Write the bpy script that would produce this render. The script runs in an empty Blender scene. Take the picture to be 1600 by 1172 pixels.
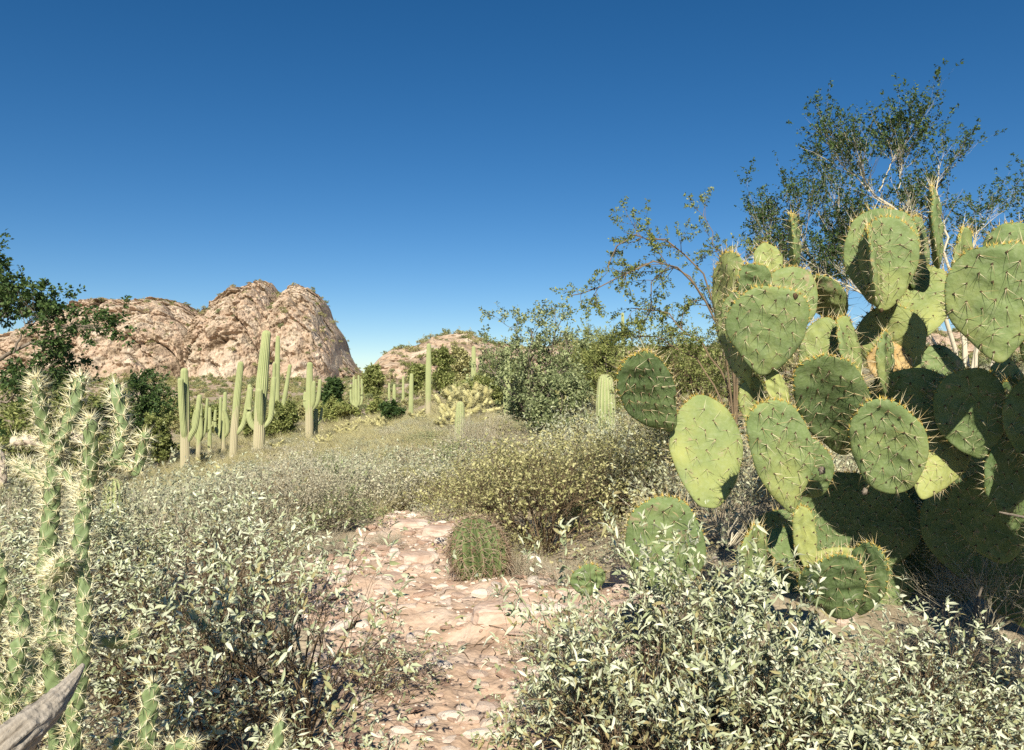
import bpy, math, random
import numpy as np
from mathutils import Vector, Matrix

# ------------------------------------------------------------------ camera, sky, sun, exposure
scene = bpy.context.scene
col = scene.collection
CAMZ = 1.3
F = 28.0 / 36.0 * 1600.0          # focal length in photograph pixels
HY = 600.0                        # photograph row of the horizon
cam_d = bpy.data.cameras.new('camera')
cam = bpy.data.objects.new('camera', cam_d)
col.objects.link(cam)
cam_d.lens = 28.0; cam_d.sensor_width = 36.0
cam_d.clip_start = 0.05; cam_d.clip_end = 6000.0
cam.location = (0, 0, CAMZ)
cam.rotation_euler = (math.radians(90.0) + math.atan((HY - 586.0) / F), 0, 0)
scene.camera = cam

SUN_EL = math.radians(35.0)
SUN_AZ = math.radians(3.0)        # sun behind the camera; positive = slightly to its left
world = bpy.data.worlds.new('World'); scene.world = world
world.use_nodes = True
wn = world.node_tree
wn.nodes.clear()
wout = wn.nodes.new('ShaderNodeOutputWorld')
wbg = wn.nodes.new('ShaderNodeBackground')
sky = wn.nodes.new('ShaderNodeTexSky')
sky.sky_type = 'NISHITA'
sky.sun_disc = False
sky.sun_elevation = SUN_EL
sky.sun_rotation = math.pi + SUN_AZ
sky.altitude = 2500.0
sky.air_density = 1.0
sky.dust_density = 0.05
sky.ozone_density = 2.0
wbg.inputs['Strength'].default_value = 0.065
hsv = wn.nodes.new('ShaderNodeHueSaturation'); hsv.inputs['Saturation'].default_value = 1.34
wn.links.new(sky.outputs[0], hsv.inputs['Color'])
wn.links.new(hsv.outputs[0], wbg.inputs['Color'])
wn.links.new(wbg.outputs[0], wout.inputs[0])

sun_d = bpy.data.lights.new('sun', 'SUN')
sun = bpy.data.objects.new('sun', sun_d); col.objects.link(sun)
sun_d.energy = 5.0; sun_d.angle = math.radians(0.53); sun_d.color = (1.0, 0.94, 0.79)
to_sun = Vector((-math.sin(SUN_AZ) * math.cos(SUN_EL), -math.cos(SUN_AZ) * math.cos(SUN_EL), math.sin(SUN_EL)))
sun.rotation_euler = to_sun.to_track_quat('Z', 'Y').to_euler()
sun.location = (0, -20, 30)

scene.view_settings.view_transform = 'Standard'
scene.view_settings.look = 'None'
scene.view_settings.exposure = 0.52
scene.view_settings.gamma = 1.0
scene.view_settings.use_curve_mapping = False
scene.render.engine = 'CYCLES'
scene.cycles.max_bounces = 5
scene.cycles.diffuse_bounces = 1
scene.cycles.glossy_bounces = 2
scene.cycles.transmission_bounces = 2
scene.cycles.transparent_max_bounces = 4
scene.cycles.use_denoising = False

# ------------------------------------------------------------------ helpers
rng = np.random.default_rng(7)

def at(px, py, Y):
    """photograph pixel at depth Y -> world point"""
    return np.array([(px - 800.0) / F * Y, Y, CAMZ - (py - HY) / F * Y])

def norm(v):
    return v / np.maximum(np.linalg.norm(v, axis=-1, keepdims=True), 1e-9)

def _hash(ix, iy, iz):
    n = (ix.astype(np.int64) * 374761393 + iy.astype(np.int64) * 668265263 + iz.astype(np.int64) * 2147483647) & 0xFFFFFFFF
    n = ((n ^ (n >> 13)) * 1274126177) & 0xFFFFFFFF
    n = ((n ^ (n >> 16)) * 2246822519) & 0xFFFFFFFF
    return ((n ^ (n >> 15)) & 0xFFFFFF) / float(0xFFFFFF) * 2.0 - 1.0

def vnoise(p):
    i = np.floor(p).astype(np.int64); f = p - i
    u = f * f * f * (f * (f * 6 - 15) + 10)
    x, y, z = i[..., 0], i[..., 1], i[..., 2]
    r = 0
    for dx in (0, 1):
        wx = u[..., 0] if dx else 1 - u[..., 0]
        for dy in (0, 1):
            wy = u[..., 1] if dy else 1 - u[..., 1]
            for dz in (0, 1):
                wz = u[..., 2] if dz else 1 - u[..., 2]
                r = r + wx * wy * wz * _hash(x + dx, y + dy, z + dz)
    return r

def fbm(p, octaves=4, ridged=False):
    a, s, tot = 1.0, 0.0, 0.0
    for o in range(octaves):
        n = vnoise(p * (2.03 ** o) + o * 17.3)
        if ridged: n = 1 - 2 * np.abs(n)
        s = s + a * n; tot += a; a *= 0.5
    return s / tot

def worley(p):
    """distance to nearest and second nearest feature point, and the random value of the nearest cell"""
    i = np.floor(p).astype(np.int64); f1 = np.full(p.shape[:-1], 9.0); f2 = f1.copy(); cv = np.zeros(p.shape[:-1])
    for dx in (-1, 0, 1):
        for dy in (-1, 0, 1):
            for dz in (-1, 0, 1):
                x, y, z = i[..., 0] + dx, i[..., 1] + dy, i[..., 2] + dz
                q = np.stack([x + .5 + .45 * _hash(x, y, z), y + .5 + .45 * _hash(x + 71, y + 13, z + 5), z + .5 + .45 * _hash(x + 7, y + 57, z + 91)], -1)
                d = np.sqrt(((p - q) ** 2).sum(-1))
                nw = d < f1
                f2 = np.where(nw, f1, np.minimum(f2, d)); cv = np.where(nw, _hash(x + 3, y + 29, z + 17), cv); f1 = np.where(nw, d, f1)
    return f1, f2, cv

def sstep(a, b, x):
    t = np.clip((x - a) / (b - a), 0, 1)
    return t * t * (3 - 2 * t)

class MB:
    """collects vertices, polygons, a tint per vertex and a material index per polygon"""
    def __init__(self):
        self.v, self.f, self.t, self.m, self.n = [], [], [], [], 0
    def add(self, v, faces, tint=0.5, mat=0):
        v = np.asarray(v, float).reshape(-1, 3)
        for fa in (faces if isinstance(faces, list) else [faces]):
            fa = np.asarray(fa, np.int64)
            if len(fa) == 0: continue
            self.f.append(fa + self.n); self.m.append(np.full(len(fa), mat, np.int32))
        self.v.append(v)
        t = np.asarray(tint, float)
        self.t.append(np.full(len(v), float(t)) if t.ndim == 0 else t.reshape(-1))
        self.n += len(v)
    def mesh(self, name, mats, smooth=True):
        me = bpy.data.meshes.new(name)
        v = np.concatenate(self.v).astype(np.float32)
        me.vertices.add(len(v)); me.vertices.foreach_set('co', v.ravel())
        loops = np.concatenate([f.ravel() for f in self.f]).astype(np.int32)
        sizes = np.concatenate([np.full(len(f), f.shape[1], np.int32) for f in self.f])
        starts = np.concatenate([[0], np.cumsum(sizes)[:-1]]).astype(np.int32)
        me.loops.add(len(loops)); me.loops.foreach_set('vertex_index', loops)
        me.polygons.add(len(sizes)); me.polygons.foreach_set('loop_start', starts)
        me.polygons.foreach_set('material_index', np.concatenate(self.m))
        me.polygons.foreach_set('use_smooth', np.full(len(sizes), smooth))
        a = me.attributes.new('tint', 'FLOAT', 'POINT')
        a.data.foreach_set('value', np.concatenate(self.t).astype(np.float32))
        for m in (mats if isinstance(mats, (list, tuple)) else [mats]):
            me.materials.append(m)
        me.update(calc_edges=True)
        return me
    def build(self, name, mats, parent=None, smooth=True):
        o = bpy.data.objects.new(name, self.mesh(name, mats, smooth))
        col.objects.link(o)
        if parent is not None: o.parent = parent
        if name in ('spines', 'glochids'): o['kind'] = 'stuff'
        return o

def link(name, me, parent=None):
    o = bpy.data.objects.new(name, me); col.objects.link(o)
    if name in ('leaves', 'stems'): o['kind'] = 'stuff'
    if parent is not None: o.parent = parent
    return o

def thing(name, label, cat, loc=(0, 0, 0), group=None, rz=0.0, sc=1.0):
    o = bpy.data.objects.new(name, None); col.objects.link(o)
    o.empty_display_size = 0.1
    o.location = tuple(float(c) for c in loc); o.rotation_euler = (0, 0, rz)
    o.scale = (sc, sc, sc) if np.isscalar(sc) else sc
    o['label'] = label; o['category'] = cat
    if group: o['group'] = group
    return o

def tag(o, label, cat, group=None):
    o['label'] = label; o['category'] = cat
    if group: o['group'] = group
    return o

def frames(P):
    """tangent and two normals for batches of polylines P[M,N,3]"""
    T = np.gradient(P, axis=1); T = norm(T)
    ref = np.where(np.abs(T[:, :1, 2:3]) > 0.9, np.array([1.0, 0, 0]), np.array([0, 0, 1.0]))
    A = norm(np.cross(T, np.broadcast_to(ref, T.shape)))
    B = np.cross(T, A)
    return T, A, B

def tubes(mb, P, R, k=4, tint=0.5, mat=0):
    P = np.asarray(P, float); R = np.asarray(R, float)
    if P.ndim == 2: P = P[None]; R = R[None]
    M, N = P.shape[:2]
    if M == 0: return
    T, A, B = frames(P)
    th = np.arange(k) / k * 2 * np.pi
    V = P[:, :, None] + R[:, :, None, None] * (A[:, :, None] * np.cos(th)[None, None, :, None] + B[:, :, None] * np.sin(th)[None, None, :, None])
    i = np.arange(M * N * k).reshape(M, N, k); j = np.roll(i, -1, axis=2)
    q = np.stack([i[:, :-1], j[:, :-1], j[:, 1:], i[:, 1:]], -1).reshape(-1, 4)
    t = np.asarray(tint, float)
    if t.ndim == 1: t = np.repeat(t, N * k)
    mb.add(V, q, t, mat)

def spikes(mb, P, D, L, r, tint=0.5, mat=0):
    """thin three-sided cones"""
    M = len(P)
    if M == 0: return
    D = norm(D)
    ref = np.where(np.abs(D[:, 2:3]) > 0.9, np.array([1.0, 0, 0]), np.array([0, 0, 1.0]))
    A = norm(np.cross(D, ref)); B = np.cross(D, A)
    L = np.broadcast_to(np.asarray(L, float), (M,)); r = np.broadcast_to(np.asarray(r, float), (M,))
    V = np.empty((M, 4, 3))
    for k in range(3):
        a = k * 2 * np.pi / 3
        V[:, k] = P + r[:, None] * (A * math.cos(a) + B * math.sin(a))
    V[:, 3] = P + D * L[:, None]
    b = np.arange(M)[:, None] * 4
    f = np.concatenate([b + np.array([[0, 1, 3]]), b + np.array([[1, 2, 3]]), b + np.array([[2, 0, 3]])])
    t = np.asarray(tint, float)
    if t.ndim == 1: t = np.repeat(t, 4)
    mb.add(V, f, t, mat)

LEAF_HI = (np.array([[0, 0, 0], [.22, -.62, .10], [.26, 0, 0], [.22, .62, .10], [.6, -.8, .12], [.62, 0, .0], [.6, .8, .12], [1, 0, 0]]),
           [np.array([[0, 2, 1], [0, 3, 2], [4, 5, 7], [5, 6, 7]]), np.array([[1, 2, 5, 4], [2, 3, 6, 5]])])
LEAF_LO = (np.array([[0, 0, 0], [.5, -1, .06], [1, 0, 0], [.5, 1, .06]]), [np.array([[0, 1, 2, 3]])])

def leaves(mb, P, D, L, W, curl=0.25, hi=False, tint=None, mat=0, r=rng):
    M = len(P)
    if M == 0: return
    tpl, fs = LEAF_HI if hi else LEAF_LO
    D = norm(D); A = norm(np.cross(D, r.normal(size=(M, 3)))); B = np.cross(D, A)
    B = np.where(B[:, 2:3] < 0, -B, B)
    L = np.broadcast_to(np.asarray(L, float), (M,)); W = np.broadcast_to(np.asarray(W, float), (M,))
    cu = np.broadcast_to(np.asarray(curl, float), (M,))
    x = tpl[None, :, 0] * L[:, None]; y = tpl[None, :, 1] * W[:, None] * 0.5
    z = tpl[None, :, 2] * W[:, None] * 2.2 - cu[:, None] * L[:, None] * tpl[None, :, 0] ** 2
    V = P[:, None] + D[:, None] * x[..., None] + A[:, None] * y[..., None] + B[:, None] * z[..., None]
    b = (np.arange(M) * len(tpl))[:, None, None]
    faces = [(b + f[None]).reshape(-1, f.shape[1]) for f in fs]
    t = r.random(M) if tint is None else np.asarray(tint)
    mb.add(V, faces, np.repeat(t, len(tpl)), mat)

def sample(P, t):
    """points and tangents on polylines P[M,N,3] at t[M] in 0..1"""
    N = P.shape[1]
    x = np.clip(t, 0, 0.9999) * (N - 1); i = x.astype(int); f = (x - i)[:, None]
    m = np.arange(len(P))
    return P[m, i] * (1 - f) + P[m, i + 1] * f, norm(P[m, i + 1] - P[m, i])

def branch(P, R, n, t0, t1, length, spread, up=0.0, N=5, wob=0.08, rr=0.6, r=rng, taper=0.35):
    """n children on every parent polyline"""
    M = len(P)
    idx = np.repeat(np.arange(M), n)
    t = r.uniform(t0, t1, len(idx))
    b, T = sample(P[idx], t)
    d = norm(T + spread * norm(r.normal(size=T.shape)) + np.array([0, 0, up]))
    L = length * r.uniform(0.55, 1.25, len(idx))
    s = np.linspace(0, 1, N)
    side = norm(r.normal(size=T.shape))
    C = b[:, None] + d[:, None] * (L[:, None] * s)[..., None] + side[:, None] * (L[:, None] * wob * 2 * s * s)[..., None]
    C[:, :, 2] += up * 0.35 * (L[:, None] * s * s)
    C[:, 1:] += r.normal(size=C[:, 1:].shape) * (wob * 0.35 * L / N)[:, None, None]
    rp = np.array([np.interp(tt, np.linspace(0, 1, R.shape[1]), R[i]) for tt, i in zip(t, idx)])
    RC = (rp * rr)[:, None] * (1 - (1 - taper) * s)[None]
    return C, RC

def on_twigs(P, n, t0, r=rng, spread=0.9, up=0.1):
    idx = np.repeat(np.arange(len(P)), n)
    p, T = sample(P[idx], 1 - (1 - t0) * r.random(len(idx)) ** 1.9)
    d = norm(T * 0.7 + spread * norm(r.normal(size=T.shape)) + np.array([0, 0, up]))
    return p, d

def poly(pts, rad, N=None):
    """smooth resample of a control polyline"""
    pts = np.asarray(pts, float); rad = np.asarray(rad, float)
    n = len(pts)
    N = N or (n - 1) * 5 + 1
    x = np.linspace(0, n - 1, N)
    i = np.clip(x.astype(int), 0, n - 2); f = (x - i)[:, None]
    p0 = pts[np.clip(i - 1, 0, n - 1)]; p1 = pts[i]; p2 = pts[i + 1]; p3 = pts[np.clip(i + 2, 0, n - 1)]
    q = 0.5 * ((2 * p1) + (-p0 + p2) * f + (2 * p0 - 5 * p1 + 4 * p2 - p3) * f * f + (-p0 + 3 * p1 - 3 * p2 + p3) * f ** 3)
    return q, np.interp(x, np.arange(n), rad)

# ------------------------------------------------------------------ materials
def mat(name, stops, noise=None, tint=0.0, rough=0.8, trans=0.0, bump=0.0, bump_scale=40.0, spec=0.3, extra=None, coord='Object'):
    """colour ramp driven by noise and by the tint attribute"""
    m = bpy.data.materials.new(name); m.use_nodes = True
    nt = m.node_tree; N = nt.nodes; Lk = nt.links
    N.clear()
    out = N.new('ShaderNodeOutputMaterial'); b = N.new('ShaderNodeBsdfPrincipled')
    b.inputs['Roughness'].default_value = rough
    b.inputs['Specular IOR Level'].default_value = spec
    tc = N.new('ShaderNodeTexCoord')
    ramp = N.new('ShaderNodeValToRGB')
    els = ramp.color_ramp.elements
    while len(els) < len(stops): els.new(0.5)
    for e, (p, c) in zip(els, stops): e.position = p; e.color = (*c, 1)
    fac = None
    if noise:
        nz = N.new('ShaderNodeTexNoise'); nz.inputs['Scale'].default_value = noise[0]
        nz.inputs['Detail'].default_value = noise[1]; nz.inputs['Roughness'].default_value = 0.6
        Lk.new(tc.outputs[coord], nz.inputs['Vector'])
        fac = nz.outputs[0]
    if tint or not noise:
        at_ = N.new('ShaderNodeAttribute'); at_.attribute_name = 'tint'
        if fac is None: fac = at_.outputs['Fac']
        else:
            mx = N.new('ShaderNodeMix'); mx.data_type = 'FLOAT'; mx.inputs[0].default_value = tint
            Lk.new(fac, mx.inputs[2]); Lk.new(at_.outputs['Fac'], mx.inputs[3]); fac = mx.outputs[0]
    Lk.new(fac, ramp.inputs[0])
    c = ramp.outputs[0]
    if extra: c = extra(nt, tc, c)
    Lk.new(c, b.inputs['Base Color'])
    if bump:
        nb = N.new('ShaderNodeTexNoise'); nb.inputs['Scale'].default_value = bump_scale; nb.inputs['Detail'].default_value = 5
        Lk.new(tc.outputs[coord], nb.inputs['Vector'])
        bp = N.new('ShaderNodeBump'); bp.inputs['Strength'].default_value = bump; bp.inputs['Distance'].default_value = 0.6 / bump_scale
        Lk.new(nb.outputs[0], bp.inputs['Height']); Lk.new(bp.outputs[0], b.inputs['Normal'])
    if trans:
        tr = N.new('ShaderNodeBsdfTranslucent'); Lk.new(c, tr.inputs['Color'])
        ms = N.new('ShaderNodeMixShader'); ms.inputs[0].default_value = trans
        Lk.new(b.outputs[0], ms.inputs[1]); Lk.new(tr.outputs[0], ms.inputs[2]); Lk.new(ms.outputs[0], out.inputs[0])
    else:
        Lk.new(b.outputs[0], out.inputs[0])
    return m

def mix_by(nt, c1, c2, fac):
    mx = nt.nodes.new('ShaderNodeMix'); mx.data_type = 'RGBA'
    nt.links.new(fac, mx.inputs[0]); nt.links.new(c1, mx.inputs[6])
    if isinstance(c2, tuple): mx.inputs[7].default_value = (*c2, 1)
    else: nt.links.new(c2, mx.inputs[7])
    return mx.outputs[2]

def ground_extra(nt, tc, c):
    # pale fractured stone veins among the soil, and olive-grey litter away from the bare path
    v = nt.nodes.new('ShaderNodeTexVoronoi'); v.feature = 'DISTANCE_TO_EDGE'; v.inputs['Scale'].default_value = 9.0
    nt.links.new(tc.outputs['Object'], v.inputs['Vector'])
    r = nt.nodes.new('ShaderNodeMapRange'); r.inputs[1].default_value = 0.0; r.inputs[2].default_value = 0.05
    r.inputs[3].default_value = 0.14; r.inputs[4].default_value = 0.0
    nt.links.new(v.outputs['Distance'], r.inputs[0])
    c = mix_by(nt, c, (0.30, 0.19, 0.12), r.outputs[0])
    a = nt.nodes.new('ShaderNodeAttribute'); a.attribute_name = 'litter'
    n = nt.nodes.new('ShaderNodeTexNoise'); n.inputs['Scale'].default_value = 3.0; n.inputs['Detail'].default_value = 8
    nt.links.new(tc.outputs['Object'], n.inputs['Vector'])
    r2 = nt.nodes.new('ShaderNodeValToRGB')
    e = r2.color_ramp.elements
    e[0].position = 0.3; e[0].color = (0.22, 0.18, 0.12, 1); e[1].position = 0.7; e[1].color = (0.44, 0.38, 0.26, 1)
    nt.links.new(n.outputs[0], r2.inputs[0])
    return mix_by(nt, c, r2.outputs[0], a.outputs['Fac'])

def pad_extra(nt, tc, c):
    # corky brown scars, and a fine mottling of the waxy skin
    n = nt.nodes.new('ShaderNodeTexNoise'); n.inputs['Scale'].default_value = 11.0; n.inputs['Detail'].default_value = 9; n.inputs['Roughness'].default_value = .7
    nt.links.new(tc.outputs['Object'], n.inputs['Vector'])
    oi = nt.nodes.new('ShaderNodeObjectInfo')
    ad = nt.nodes.new('ShaderNodeMath'); ad.operation = 'MULTIPLY_ADD'; ad.inputs[1].default_value = .10
    nt.links.new(oi.outputs['Random'], ad.inputs[0]); nt.links.new(n.outputs[0], ad.inputs[2])
    r = nt.nodes.new('ShaderNodeMapRange'); r.inputs[1].default_value = .665; r.inputs[2].default_value = .71; r.inputs[3].default_value = 0; r.inputs[4].default_value = .85
    nt.links.new(ad.outputs[0], r.inputs[0])
    c = mix_by(nt, c, (.34, .26, .16), r.outputs[0])
    n2 = nt.nodes.new('ShaderNodeTexNoise'); n2.inputs['Scale'].default_value = 60.0; n2.inputs['Detail'].default_value = 4
    nt.links.new(tc.outputs['Object'], n2.inputs['Vector'])
    r2 = nt.nodes.new('ShaderNodeMapRange'); r2.inputs[1].default_value = .45; r2.inputs[2].default_value = .75; r2.inputs[3].default_value = 0; r2.inputs[4].default_value = .3
    nt.links.new(n2.outputs[0], r2.inputs[0])
    return mix_by(nt, c, (.36, .40, .24), r2.outputs[0])
M = {}
M['ground'] = mat('ground_soil', [(0.25, (0.36, 0.24, 0.16)), (0.5, (0.53, 0.38, 0.28)), (0.72, (0.64, 0.51, 0.41))], noise=(5.0, 9), rough=0.95, bump=0.7, bump_scale=30, spec=0.1, extra=ground_extra)
M['stone'] = mat('pink_stone', [(0.25, (0.36, 0.23, 0.165)), (0.5, (0.60, 0.45, 0.36)), (0.75, (0.74, 0.63, 0.54))], noise=(9.0, 7), tint=0.5, rough=0.9, bump=0.5, bump_scale=35, spec=0.15)
M['cliff'] = mat('cliff_rock', [(0.2, (0.25, 0.18, 0.12)), (0.36, (0.41, 0.31, 0.22)), (0.5, (0.53, 0.39, 0.285)), (0.62, (0.49, 0.395, 0.295)), (0.8, (0.66, 0.52, 0.40))], noise=(0.16, 14), tint=0.55, rough=0.95, bump=1.0, bump_scale=0.8, spec=0.05)
M['pad'] = mat('cactus_pad_skin', [(0.0, (0.07, 0.122, 0.045)), (0.5, (0.178, 0.235, 0.088)), (1.0, (0.385, 0.39, 0.125))], noise=(14.0, 6), tint=0.7, rough=0.7, bump=0.35, bump_scale=60, spec=0.16, extra=pad_extra)
M['pad_dead'] = mat('withered_pad_skin', [(0.3, (0.22, 0.12, 0.05)), (0.5, (0.50, 0.33, 0.13)), (0.7, (0.62, 0.47, 0.25))], noise=(22.0, 6), rough=0.8, bump=0.4, bump_scale=60)
M['spine'] = mat('pale_spine', [(0.0, (0.45, 0.33, 0.14)), (1.0, (0.80, 0.72, 0.48))], rough=0.5)
M['glochid'] = mat('yellow_glochid', [(0.0, (0.30, 0.17, 0.03)), (1.0, (0.62, 0.47, 0.10))], rough=0.7)
M['areole'] = mat('brown_areole', [(0.0, (0.05, 0.035, 0.02)), (1.0, (0.16, 0.10, 0.05))], rough=0.9)
M['bark'] = mat('grey_bark', [(0.3, (0.12, 0.095, 0.07)), (0.7, (0.30, 0.25, 0.20))], noise=(12.0, 6), rough=0.95, bump=0.6, bump_scale=50, spec=0.1)
M['twig'] = mat('dry_twig', [(0.0, (0.075, 0.05, 0.03)), (1.0, (0.26, 0.19, 0.12))], rough=0.95, spec=0.05)
M['twig_pale'] = mat('pale_twig', [(0.0, (0.36, 0.31, 0.21)), (1.0, (0.68, 0.61, 0.47))], rough=0.95, spec=0.05)
M['driftwood'] = mat('weathered_wood', [(0.3, (0.08, 0.065, 0.05)), (0.5, (0.29, 0.25, 0.205)), (0.8, (0.48, 0.42, 0.35))], noise=(30.0, 8), tint=0.5, rough=0.95, bump=0.7, bump_scale=80)
M['brittle'] = mat('brittlebush_leaf', [(0.0, (0.36, 0.29, 0.14)), (0.18, (0.28, 0.32, 0.16)), (0.6, (0.50, 0.53, 0.35)), (1.0, (0.74, 0.74, 0.57))], rough=0.8, trans=0.08, spec=0.2)
M['bursage'] = mat('bursage_leaf', [(0.0, (0.42, 0.36, 0.20)), (0.4, (0.48, 0.49, 0.30)), (1.0, (0.72, 0.73, 0.53))], rough=0.85, trans=0.3, spec=0.1)
M['silver'] = mat('silvery_leaf', [(0.0, (0.42, 0.37, 0.26)), (0.4, (0.57, 0.53, 0.36)), (1.0, (0.78, 0.73, 0.55))], rough=0.85, trans=0.3, spec=0.1)
M['olive'] = mat('olive_leaf', [(0.0, (0.26, 0.25, 0.09)), (0.5, (0.46, 0.44, 0.20)), (1.0, (0.74, 0.68, 0.36))], rough=0.8, trans=0.3, spec=0.15)
M['dryleaf'] = mat('dry_shrub_leaf', [(0.0, (0.28, 0.22, 0.13)), (1.0, (0.52, 0.45, 0.29))], rough=0.9, trans=0.38, spec=0.05)
M['dark_leaf'] = mat('dark_green_leaf', [(0.0, (0.03, 0.06, 0.018)), (0.5, (0.06, 0.11, 0.03)), (1.0, (0.13, 0.19, 0.055))], rough=0.6, trans=0.25, spec=0.3)
M['green_leaf'] = mat('green_leaf', [(0.0, (0.13, 0.16, 0.045)), (0.5, (0.28, 0.32, 0.10)), (1.0, (0.50, 0.51, 0.20))], rough=0.7, trans=0.38, spec=0.2)
M['verde'] = mat('paloverde_twig', [(0.0, (0.18, 0.22, 0.06)), (1.0, (0.46, 0.47, 0.17))], rough=0.8, trans=0.3, spec=0.2)
M['grey_leaf'] = mat('grey_green_leaf', [(0.0, (0.13, 0.17, 0.07)), (0.5, (0.27, 0.31, 0.14)), (1.0, (0.46, 0.49, 0.26))], rough=0.7, trans=0.22, spec=0.2)
M['acacia'] = mat('acacia_leaf', [(0.0, (0.10, 0.14, 0.03)), (0.5, (0.20, 0.24, 0.06)), (1.0, (0.34, 0.36, 0.12))], rough=0.7, trans=0.25, spec=0.2)
M['cholla'] = mat('cholla_skin', [(0.0, (0.08, 0.115, 0.045)), (0.5, (0.19, 0.25, 0.11)), (1.0, (0.33, 0.38, 0.20))], noise=(30.0, 5), tint=0.6, rough=0.55, spec=0.3)
M['cholla_spine'] = mat('cholla_spine', [(0.0, (0.52, 0.44, 0.22)), (1.0, (0.85, 0.82, 0.60))], rough=0.5)
M['teddy'] = mat('teddy_cholla_spine', [(0.0, (0.34, 0.30, 0.11)), (1.0, (0.68, 0.63, 0.33))], rough=0.8, trans=0.1)
M['teddy_dark'] = mat('teddy_cholla_trunk', [(0.0, (0.03, 0.025, 0.015)), (1.0, (0.09, 0.07, 0.04))], rough=0.95)
M['barrel'] = mat('barrel_skin', [(0.0, (0.06, 0.085, 0.03)), (1.0, (0.17, 0.21, 0.075))], rough=0.7)
M['barrel_spine'] = mat('barrel_spine', [(0.0, (0.24, 0.14, 0.085)), (1.0, (0.52, 0.41, 0.29))], rough=0.6)
M['dry_joint'] = mat('dry_cholla_joint', [(0.0, (0.35, 0.26, 0.20)), (1.0, (0.66, 0.58, 0.48))], noise=(40, 5), rough=0.95)
M['grass'] = mat('dry_grass', [(0.0, (0.45, 0.40, 0.18)), (1.0, (0.74, 0.67, 0.38))], rough=0.9, trans=0.2)

def saguaro_extra(nt, tc, c):
    # tan corky base fading into green skin with height; pale spine lines along the rib crests
    h = nt.nodes.new('ShaderNodeAttribute'); h.attribute_name = 'cork'
    c = mix_by(nt, c, (0.43, 0.355, 0.25), h.outputs['Fac'])
    a = nt.nodes.new('ShaderNodeAttribute'); a.attribute_name = 'tint'
    r = nt.nodes.new('ShaderNodeMapRange'); r.inputs[1].default_value = 0.55; r.inputs[2].default_value = 1.0
    r.inputs[3].default_value = 0.0; r.inputs[4].default_value = 0.75
    nt.links.new(a.outputs['Fac'], r.inputs[0])
    return mix_by(nt, c, (0.52, 0.50, 0.27), r.outputs[0])
M['saguaro'] = mat('saguaro_skin', [(0.3, (0.23, 0.28, 0.11)), (0.7, (0.36, 0.40, 0.18))], noise=(1.6, 6), rough=0.7, spec=0.2, extra=saguaro_extra)

# ------------------------------------------------------------------ ground
CP = [  # photograph pixel, depth: where the ground lies
    (0, 1172, 2.6), (400, 1172, 2.75), (800, 1172, 2.83), (1200, 1172, 2.7), (1600, 1172, 2.6),
    (735, 905, 5.25), (640, 808, 7.9), (480, 860, 6.2), (900, 880, 5.6), (200, 905, 5.2), (0, 900, 5.2),
    (1300, 1010, 3.3), (1500, 1000, 3.4), (1100, 960, 3.6), (1350, 760, 7), (1600, 760, 7), (1100, 790, 7),
    (200, 865, 9.5), (0, 870, 9), (400, 815, 10), (600, 785, 11), (800, 765, 11), (1000, 745, 11), (1500, 715, 12),
    (300, 808, 20), (100, 815, 18), (450, 760, 20), (620, 728, 20), (800, 702, 20), (1000, 686, 20), (1500, 655, 22),
    (0, 770, 35), (288, 742, 37), (405, 711, 38), (487, 692, 42), (670, 657, 45), (560, 668, 52), (800, 640, 40), (1000, 625, 40), (1400, 605, 45),
    (100, 700, 65), (300, 680, 65), (440, 665, 65), (550, 652, 68), (690, 622, 70), (800, 605, 70), (1000, 585, 75), (1400, 570, 80),
    (0, 650, 110), (300, 640, 110), (500, 630, 110), (600, 614, 110), (760, 590, 110), (1000, 575, 110), (1500, 560, 120),
    (0, 625, 200), (300, 615, 200), (560, 603, 200), (800, 600, 200), (1500, 590, 200),
    (0, 606, 900), (800, 606, 900), (1600, 606, 900), (0, 603, 2500), (800, 603, 2500), (1600, 603, 2500)]
_cp = np.array([at(*c) for c in CP])
def _gc(px, Y): return np.stack([px / 450.0, np.log(Y) * 1.6], -1)
_cc = _gc(np.array([c[0] for c in CP], float), np.array([c[2] for c in CP], float))
_cv = np.array([p[2] for p in _cp])
_K = np.sqrt(((_cc[:, None] - _cc[None]) ** 2).sum(-1) + 0.02)
_Aug = np.block([[_K, np.ones((len(_K), 1))], [np.ones((1, len(_K))), np.zeros((1, 1))]])
_w = np.linalg.solve(_Aug, np.append(_cv, 0.0))

def path_mask(x, y):
    """1 on the bare rocky path, 0 in the scrub"""
    cx = np.interp(y, [0, 2.5, 4, 5, 6, 7, 8.2, 9.5], [-.15, -.12, -.18, -.40, -.66, -.76, -1.0, -1.1])
    w = np.interp(y, [0, 2.5, 3.5, 4.5, 5.5, 6.5, 7.8, 8.8, 9.6], [.45, .5, .72, .95, .78, .62, .36, .15, .0])
    n = vnoise(np.stack([x * 1.6, y * 1.6, x * 0], -1)) * 0.25
    return 1 - sstep(0.75, 1.25, np.abs(x - cx) / np.maximum(w, 1e-3) + n)

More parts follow.
